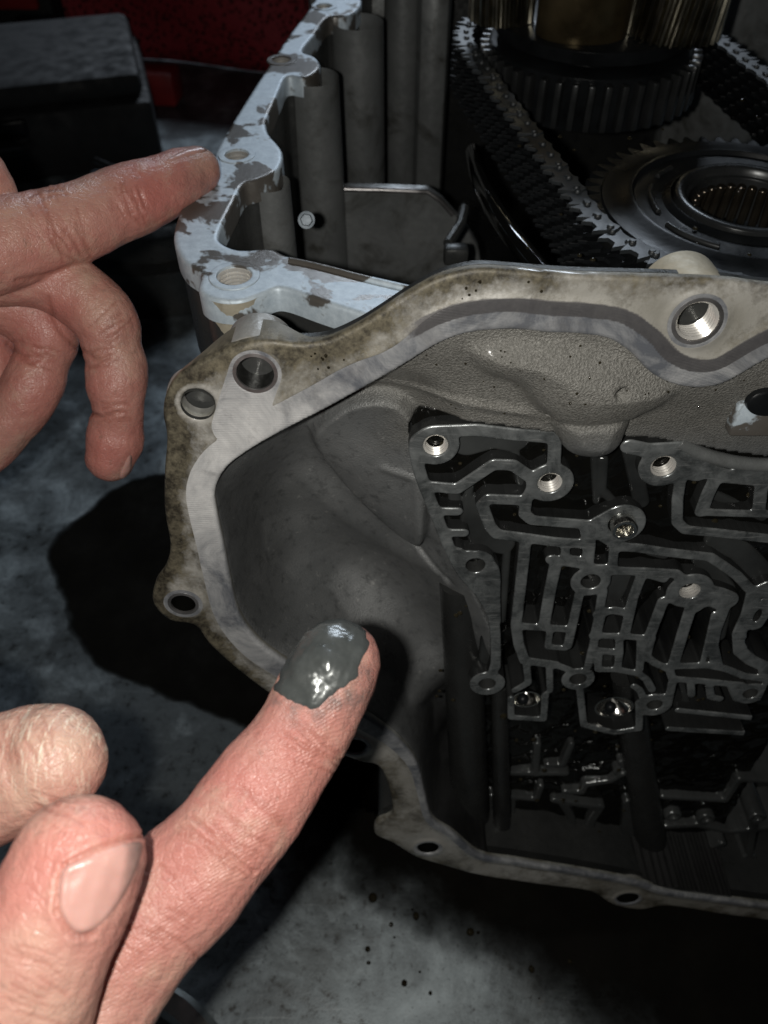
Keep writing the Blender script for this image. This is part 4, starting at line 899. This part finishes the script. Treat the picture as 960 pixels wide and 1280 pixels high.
# lower hand: greased index finger, thumb across it, one curled finger behind
lo = [loft([(20, 1400, 128, 104), (70, 1310, 130, 94), (138, 1208, 134, 84), (186, 1150, 136, 80), (234, 1102, 138, 77), (270, 1062, 139, 71), (302, 1022, 141, 70), (334, 978, 143, 67), (366, 935, 145, 61), (392, 888, 147, 60), (413, 846, 148, 58), (421, 828, 149, 55)], flat=0.85),
      loft([(-60, 1480, 118, 120), (-5, 1340, 117, 104), (22, 1255, 117, 96), (52, 1180, 117, 88), (80, 1120, 118, 86), (97, 1079, 119, 83)], flat=0.85),
      loft([(-190, 1040, 150, 80), (-90, 1010, 146, 78), (0, 972, 142, 78), (50, 955, 140, 75), (66, 950, 139, 70)], flat=0.9),
      loft([(-260, 1120, 150, 90), (-150, 1230, 140, 130), (-70, 1400, 135, 160), (-20, 1600, 132, 180), (-60, 1900, 130, 170)], flat=0.7),
      loft([(-160, 850, 162, 50), (-70, 868, 158, 46), (-48, 872, 156, 44)], flat=0.9), loft([(-260, 1000, 158, 70), (-150, 900, 162, 60), (-130, 860, 162, 50)])]
hand = fuse('greasy_hand', lo, 0.36, 6, M['skin'], tuple(at(-60, 1500, 135)))
tag(hand, 'hand with grey metal paste on its raised index fingertip and thumb curled across', 'hand')
finish_hand(hand, [([(240, 1020), (262, 1040), (282, 1064), (300, 1078), (318, 1090)], 2.2, 0.34), ([(232, 1030), (256, 1050), (276, 1066)], 1.8, 0.2), ([(262, 1022), (280, 1045), (300, 1062), (322, 1074)], 1.8, 0.16), ([(246, 1046), (272, 1074), (296, 1090)], 1.6, 0.12), ([(300, 985), (330, 1008), (352, 1030)], 6.0, 0.08),
 ([(358, 916), (385, 934), (412, 944)], 2.0, 0.13), ([(376, 930), (402, 944), (430, 950)], 1.8, 0.12), ([(352, 930), (372, 940)], 1.6, 0.1), ([(190, 1165), (222, 1175), (250, 1200)], 2.5, 0.08), ([(200, 1080), (230, 1110), (250, 1140)], 2.0, 0.07),
                   ([(78, 1082), (110, 1066), (150, 1050), (180, 1044)], 3.0, 0.45), ([(70, 1140), (73, 1105), (80, 1082)], 3.0, 0.5), ([(71, 1140), (90, 1168), (115, 1168)], 3.5, 0.4)],
            [(300, 1000, 60, 0.6), (250, 1080, 70, 0.45), (360, 930, 40, 0.5), (60, 1060, 60, 0.6), (120, 1010, 60, 0.5), (170, 1200, 60, 0.3), (30, 1120, 50, 0.4)], [(60, 920, 90, 0.8), (20, 990, 60, 0.7), (60, 1260, 80, 0.5), (40, 1180, 40, 0.4), (280, 1090, 30, 0.25)], [(60, 920, 80, 1.0), (120, 920, 40, 1.0)],
            [(380, 900, 120, 1.0), (280, 1050, 130, 0.9), (180, 1180, 100, 0.6)],
            [(445, 872, 26, 0.95), (420, 880, 22, 0.8), (395, 892, 22, 0.7), (370, 888, 18, 0.8), (458, 840, 20, 0.8), (350, 876, 16, 0.7), (172, 1090, 18, 0.5), (100, 1172, 14, 0.4), (120, 900, 30, 0.25)],
            [(280, 1052, 0.53, -0.85, 55, 16, 34), (388, 930, 0.53, -0.85, 48, 12, 22), (195, 1165, 0.53, -0.85, 50, 10, 40), (45, 1230, 0.4, -0.9, 60, 10, 50), (60, 1010, 0.5, -0.85, 50, 6, 20), (30, 930, 0.9, -0.3, 45, 12, 40)])
hb = bvh_of(hand)
patch('thumb_nail', hb, [(82, 1084), (118, 1070), (160, 1054), (178, 1056), (171, 1085), (151, 1125), (122, 1158), (96, 1164), (78, 1142), (74, 1108)], 0.42, M['nail'], hand, 0, 2.0, 7)
pp = [(348, 846), (356, 815), (382, 784), (424, 768), (452, 780), (461, 806), (452, 824), (446, 846), (432, 858), (414, 870), (394, 886), (370, 880), (350, 868), (342, 858)]
po = patch('grey_metal_paste', hb, pp, 0.55, M['paste'], None, 0.42, 1.0, 36, None, tuple(at(400, 835, 145)), 4.0)
tag(po, 'wet dark grey metal paste smeared over the raised index fingertip', 'paste')

# upper hand: pointing at the sealing rail, other fingers hanging down
uo = [loft([(-140, 345, 160, 74), (-40, 318, 166, 60), (20, 300, 170, 54), (60, 290, 173, 50), (100, 277, 176, 47), (135, 262, 179, 45), (165, 250, 181, 44), (200, 236, 184, 39), (228, 221, 187, 34), (246, 213, 189, 30)], k=1.29, flat=0.9),
      loft([(-90, 330, 172, 60), (0, 335, 176, 48), (55, 345, 179, 42), (98, 368, 181, 41), (130, 398, 182, 41), (141, 436, 184, 36), (146, 455, 185, 37), (146, 482, 186, 37.5), (148, 514, 188, 31.5), (145, 535, 190, 34), (143, 552, 191, 35), (138, 571, 192, 31)], k=1.29, flat=0.95),
      loft([(-90, 370, 184, 52), (-10, 372, 187, 44), (35, 388, 190, 43), (57, 420, 192, 40), (52, 450, 193, 34), (42, 480, 193, 37), (22, 512, 194, 36), (-8, 550, 196, 34), (-34, 580, 198, 30)], k=1.29, flat=0.95),
      loft([(-100, 400, 190, 44), (-40, 415, 196, 38), (-12, 450, 198, 34), (-24, 500, 199, 32), (-60, 545, 200, 28)], k=1.29, flat=0.95),
      loft([(-130, 120, 168, 42), (-70, 175, 168, 40), (-22, 228, 170, 36), (-10, 262, 172, 34)], k=1.29, flat=0.9),
      loft([(-420, 360, 175, 130), (-280, 340, 174, 135), (-150, 345, 174, 118), (-100, 360, 176, 90)], k=1.29, flat=0.6), loft([(-900, 430, 185, 110), (-400, 365, 176, 118)], k=1.29, flat=0.75)]
hand2 = fuse('pointing_hand', uo, 0.48, 6, M['skin'], tuple(at(-300, 350, 226)))
tag(hand2, 'hand pointing its index finger at the sealing face with the other fingers hanging', 'hand')
finish_hand(hand2, [([(66, 300), (78, 316), (94, 326)], 2.2, 0.26), ([(72, 292), (84, 306)], 1.6, 0.1), ([(156, 246), (164, 266), (176, 282)], 2.0, 0.22), ([(148, 258), (158, 274)], 1.6, 0.1), ([(168, 244), (176, 262)], 1.6, 0.1), ([(104, 438), (120, 450), (136, 446)], 2.6, 0.3), ([(110, 515), (128, 522), (148, 516)], 2.6, 0.42), ([(60, 372), (72, 410), (100, 438)], 3, 0.25),
                    ([(10, 430), (35, 452), (50, 448)], 3, 0.35), ([(36, 246), (52, 238), (76, 238)], 2.2, 0.2), ([(46, 254), (60, 246), (84, 244)], 1.8, 0.14), ([(20, 350), (60, 342), (96, 328)], 3, 0.25)],
            [(80, 300, 60, 0.6), (190, 245, 45, 0.75), (230, 215, 30, 0.5), (75, 395, 40, 0.55), (130, 570, 40, 0.6), (125, 480, 36, 0.4), (30, 420, 40, 0.5), (40, 500, 40, 0.4)], [(80, 235, 60, 0.5), (255, 200, 22, 0.6), (130, 380, 30, 0.6), (110, 350, 26, 0.6), (160, 440, 26, 0.4), (20, 265, 40, 0.4)], [], [(110, 290, 60, 0.25)],
            [(250, 230, 22, 0.5), (240, 190, 14, 0.4), (160, 590, 16, 0.5), (150, 420, 30, 0.25), (30, 560, 20, 0.4)],
            [(80, 290, 0.93, -0.37, 40, 12, 26), (165, 255, 0.93, -0.37, 36, 10, 18), (55, 242, 0.93, -0.37, 20, 10, 26), (140, 405, 0.6, 0.8, 30, 12, 22), (146, 515, 0, 1, 28, 9, 14), (125, 445, 0.3, 0.9, 30, 8, 14), (45, 445, -0.3, 0.9, 30, 8, 16)])
hb2 = bvh_of(hand2)
patch('index_nail', hb2, [(208, 200), (222, 192), (240, 184.5), (256, 184), (258, 189), (246, 192), (230, 196), (216, 201)], 0.35, M['nail'], hand2, 0, 1.0, 4)
patch('finger_nail', hb2, [(150, 596), (154, 584), (161, 570), (165, 572), (163, 588), (156, 598)], 0.3, M['nail'], hand2, 0, 1.0, 4)

# ------------------------------------------------------------------ things in the dark behind
# red mesh panel
P0 = BENCH.px(60, 128); 
n1, n2 = 24, 10; V = []; Fc = []
for i in range(n1+1):
    for j in range(n2+1):
        x = -520+620*i/n1; z = 2+190*j/n2; V.append((x, 1060+26*math.sin(x*0.012)+10*math.sin(z*0.03+x*0.02)+z*0.15, z))
nn = len(V); V = V+[(x, y+6, z) for x, y, z in V]; w = n2+1
for i in range(n1):
    for j in range(n2):
        q = [i*w+j, (i+1)*w+j, (i+1)*w+j+1, i*w+j+1]; Fc.append(q); Fc.append([k+nn for k in q[::-1]])
rim = [i*w for i in range(n1+1)]+[n1*w+j for j in range(1, w)]+[i*w+n2 for i in range(n1-1, -1, -1)]+[j for j in range(n2-1, 0, -1)]
for k in range(len(rim)): a = rim[k]; b = rim[(k+1) % len(rim)]; Fc.append([b, a, a+nn, b+nn])
tag(mk('red_mesh_panel', V, Fc, M['redmesh'], None, 180, (-200, 1060, 0)), 'dark red mesh fabric panel standing at the back of the bench', 'fabric')
def block(name, u, v, size, rot, mat, label, cat, parts=None, bev=4):
    x, y = BENCH.px(u, v); e = empty(name, (x, y, 0), label, cat); e.rotation_euler = (0, 0, rot)
    return e, x, y
e, x, y = block('tool_case', 70, 235, None, 0.25, None, 'black plastic tool case with sloped lid lying on the bench', 'tool case')
e.rotation_euler = (0, 0, 0.28)
def child(name, parent, V, Fc, mat, smooth=40):
    me = raw(name, V, Fc, mat, smooth); o = bpy.data.objects.new(name, me); COL.objects.link(o); o.parent = parent; return o
V, Fc = boxv((-60, 110, 32), (330, 190, 63), 8); child('case_tray', e, V, Fc, M['black_plastic'])
V, Fc = boxv((-60, 112, 74), (318, 176, 22), 8); child('lid', e, V, Fc, M['black_plastic'])
V, Fc = boxv((-40, 13, 52), (60, 8, 16), 2); child('latch', e, V, Fc, M['steel_black'])
V, Fc = tube(np.array([(-110, 8, 40), (-100, -6, 40), (-20, -6, 40), (-10, 8, 40)]), 4, 10); child('handle', e, V, Fc, M['black_plastic'])
x, y = BENCH.px(178, 130)
e = empty('red_tool', (x, y, 0), 'red plastic block tool lying beside the black tool case', 'tool'); e.rotation_euler = (0, 0, -0.1)
V, Fc = boxv((0, 10, 17), (82, 34, 34), 4); child('tool_body', e, V, Fc, M['red_plastic']); V, Fc = boxv((-52, 10, 24), (24, 22, 18), 3); child('tool_grip', e, V, Fc, M['black_plastic'])
x, y = BENCH.px(40, 105)
e = empty('red_tool', (x, y, 0), 'red handled tool with steel disc lying behind the tool case', 'tool')
V, Fc = boxv((0, 40, 60), (80, 40, 120), 6); child('tool_body', e, V, Fc, M['black_plastic']); V, Fc = boxv((-8, 16, 92), (70, 10, 40), 3); child('tool_cover', e, V, Fc, M['red_plastic']); V, Fc = lathe([(0, 4), (20, 4), (22, 2), (22, 0)], 24); child('steel_disc', e, V+np.array([20, 8, 62]), [q[::-1] for q in Fc], M['zinc'])
x, y = BENCH.px(15, 60)
V = []; Fc = []
for i in range(17):
    for j in range(13):
        V.append((x-90+9*i, y-30+9*j, 20+60*math.exp(-((i-8)**2+(j-6)**2)/40)+6*math.sin(i*1.1+j*0.7)*math.exp(-((i-8)**2+(j-6)**2)/60)))
for i in range(16):
    for j in range(12): Fc.append([i*13+j, (i+1)*13+j, (i+1)*13+j+1, i*13+j+1])
nn = len(V); V += [(a, b, 0.5) for a, b, c in V]
rim = [i*13 for i in range(17)]+[16*13+j for j in range(1, 13)]+[i*13+12 for i in range(15, -1, -1)]+[j for j in range(11, 0, -1)]
for k in range(len(rim)): a = rim[k]; b = rim[(k+1) % len(rim)]; Fc.append([b, a, a+nn, b+nn])
tag(mk('crumpled_rag', V, Fc, M['grey_cloth'], None, 180, (x, y, 0)), 'crumpled pale grey rag behind the tool case', 'rag')
# dark oily part with loose rods behind the hands
x, y = BENCH.px(185, 400)
e = empty('oil_pump_body', (x, y, 0), 'dark oily round pump body with steel rods lying behind the case corner', 'machine part')
V, Fc = lathe([(0, 62), (52, 62), (58, 58), (60, 40), (72, 36), (74, 0)], 40); child('housing', e, V+np.array([0, 75, 0]), [q[::-1] for q in Fc], M['cast_dark'])
V, Fc = lathe([(30, 62.5), (30, 74), (34, 76), (38, 74), (38, 62.5)], 32); child('collar', e, V+np.array([0, 75, 0]), [q[::-1] for q in Fc], M['steel_black'])
for (a, b, c, d_, z0, z1) in ((-60, 60, 20, 20, 80, 70), (-40, 90, 45, 45, 84, 72), (-20, 30, 60, 70, 70, 82), (10, 20, 62, 40, 76, 66)):
    V, Fc = tube(np.array([(a, b, z0), (c, d_, z1)]), 2.4, 10); child('rod', e, V, Fc, M['steel_teeth'])
for (a, b) in ((-30, 40), (35, 110), (-45, 100)):
    V, Fc = lathe([(0, 8), (5, 8), (6, 6), (6, 0)], 6); child('bolt_head', e, V+np.array([a, b, 62]), [q[::-1] for q in Fc], M['zinc'])
# bent strip of bright metal at the lower edge
P = np.array(catmull([np.array([*BENCH.px(u, v), 3.0]) for u, v in ((120, 1225), (180, 1240), (225, 1262), (262, 1300))], 5))
V = []; Fc = []
for i, p in enumerate(P):
    for dy, dz in ((-5, -2), (-3, 1.5), (3, 1.5), (5, -2)): V.append((p[0]+dy*0.6, p[1]+dy, p[2]+dz))
for i in range(len(P)-1):
    for k in range(4): Fc.append([i*4+k, i*4+(k+1) % 4, (i+1)*4+(k+1) % 4, (i+1)*4+k])
Fc += [[0, 1, 2, 3], [len(V)-1, len(V)-2, len(V)-3, len(V)-4]]
tag(mk('metal_strip', V, Fc, M['polished'], None, 40, tuple(P[5]-np.array([0, 0, 2]))), 'narrow bent strip of bright metal on the bench below the greased hand', 'metal strip')

# bores, rims and threads belong to the face they are cut into
rail_o = bpy.data.objects['sealing_rail']
for o in list(case.children):
    if o.name.split('.')[0] in ('bolt_hole', 'threaded_hole', 'bore_rim', 'bolt_pad', 'hollow_dowel'):
        c = np.mean([np.array(v.co) for v in o.data.vertices], axis=0)/MM+np.array(case.location)/MM
        wF = -((c-FRONT.O) @ FRONT.n)
        o.parent = rail_o if wF > 24 else (fl if wF < 8.0 else vp)
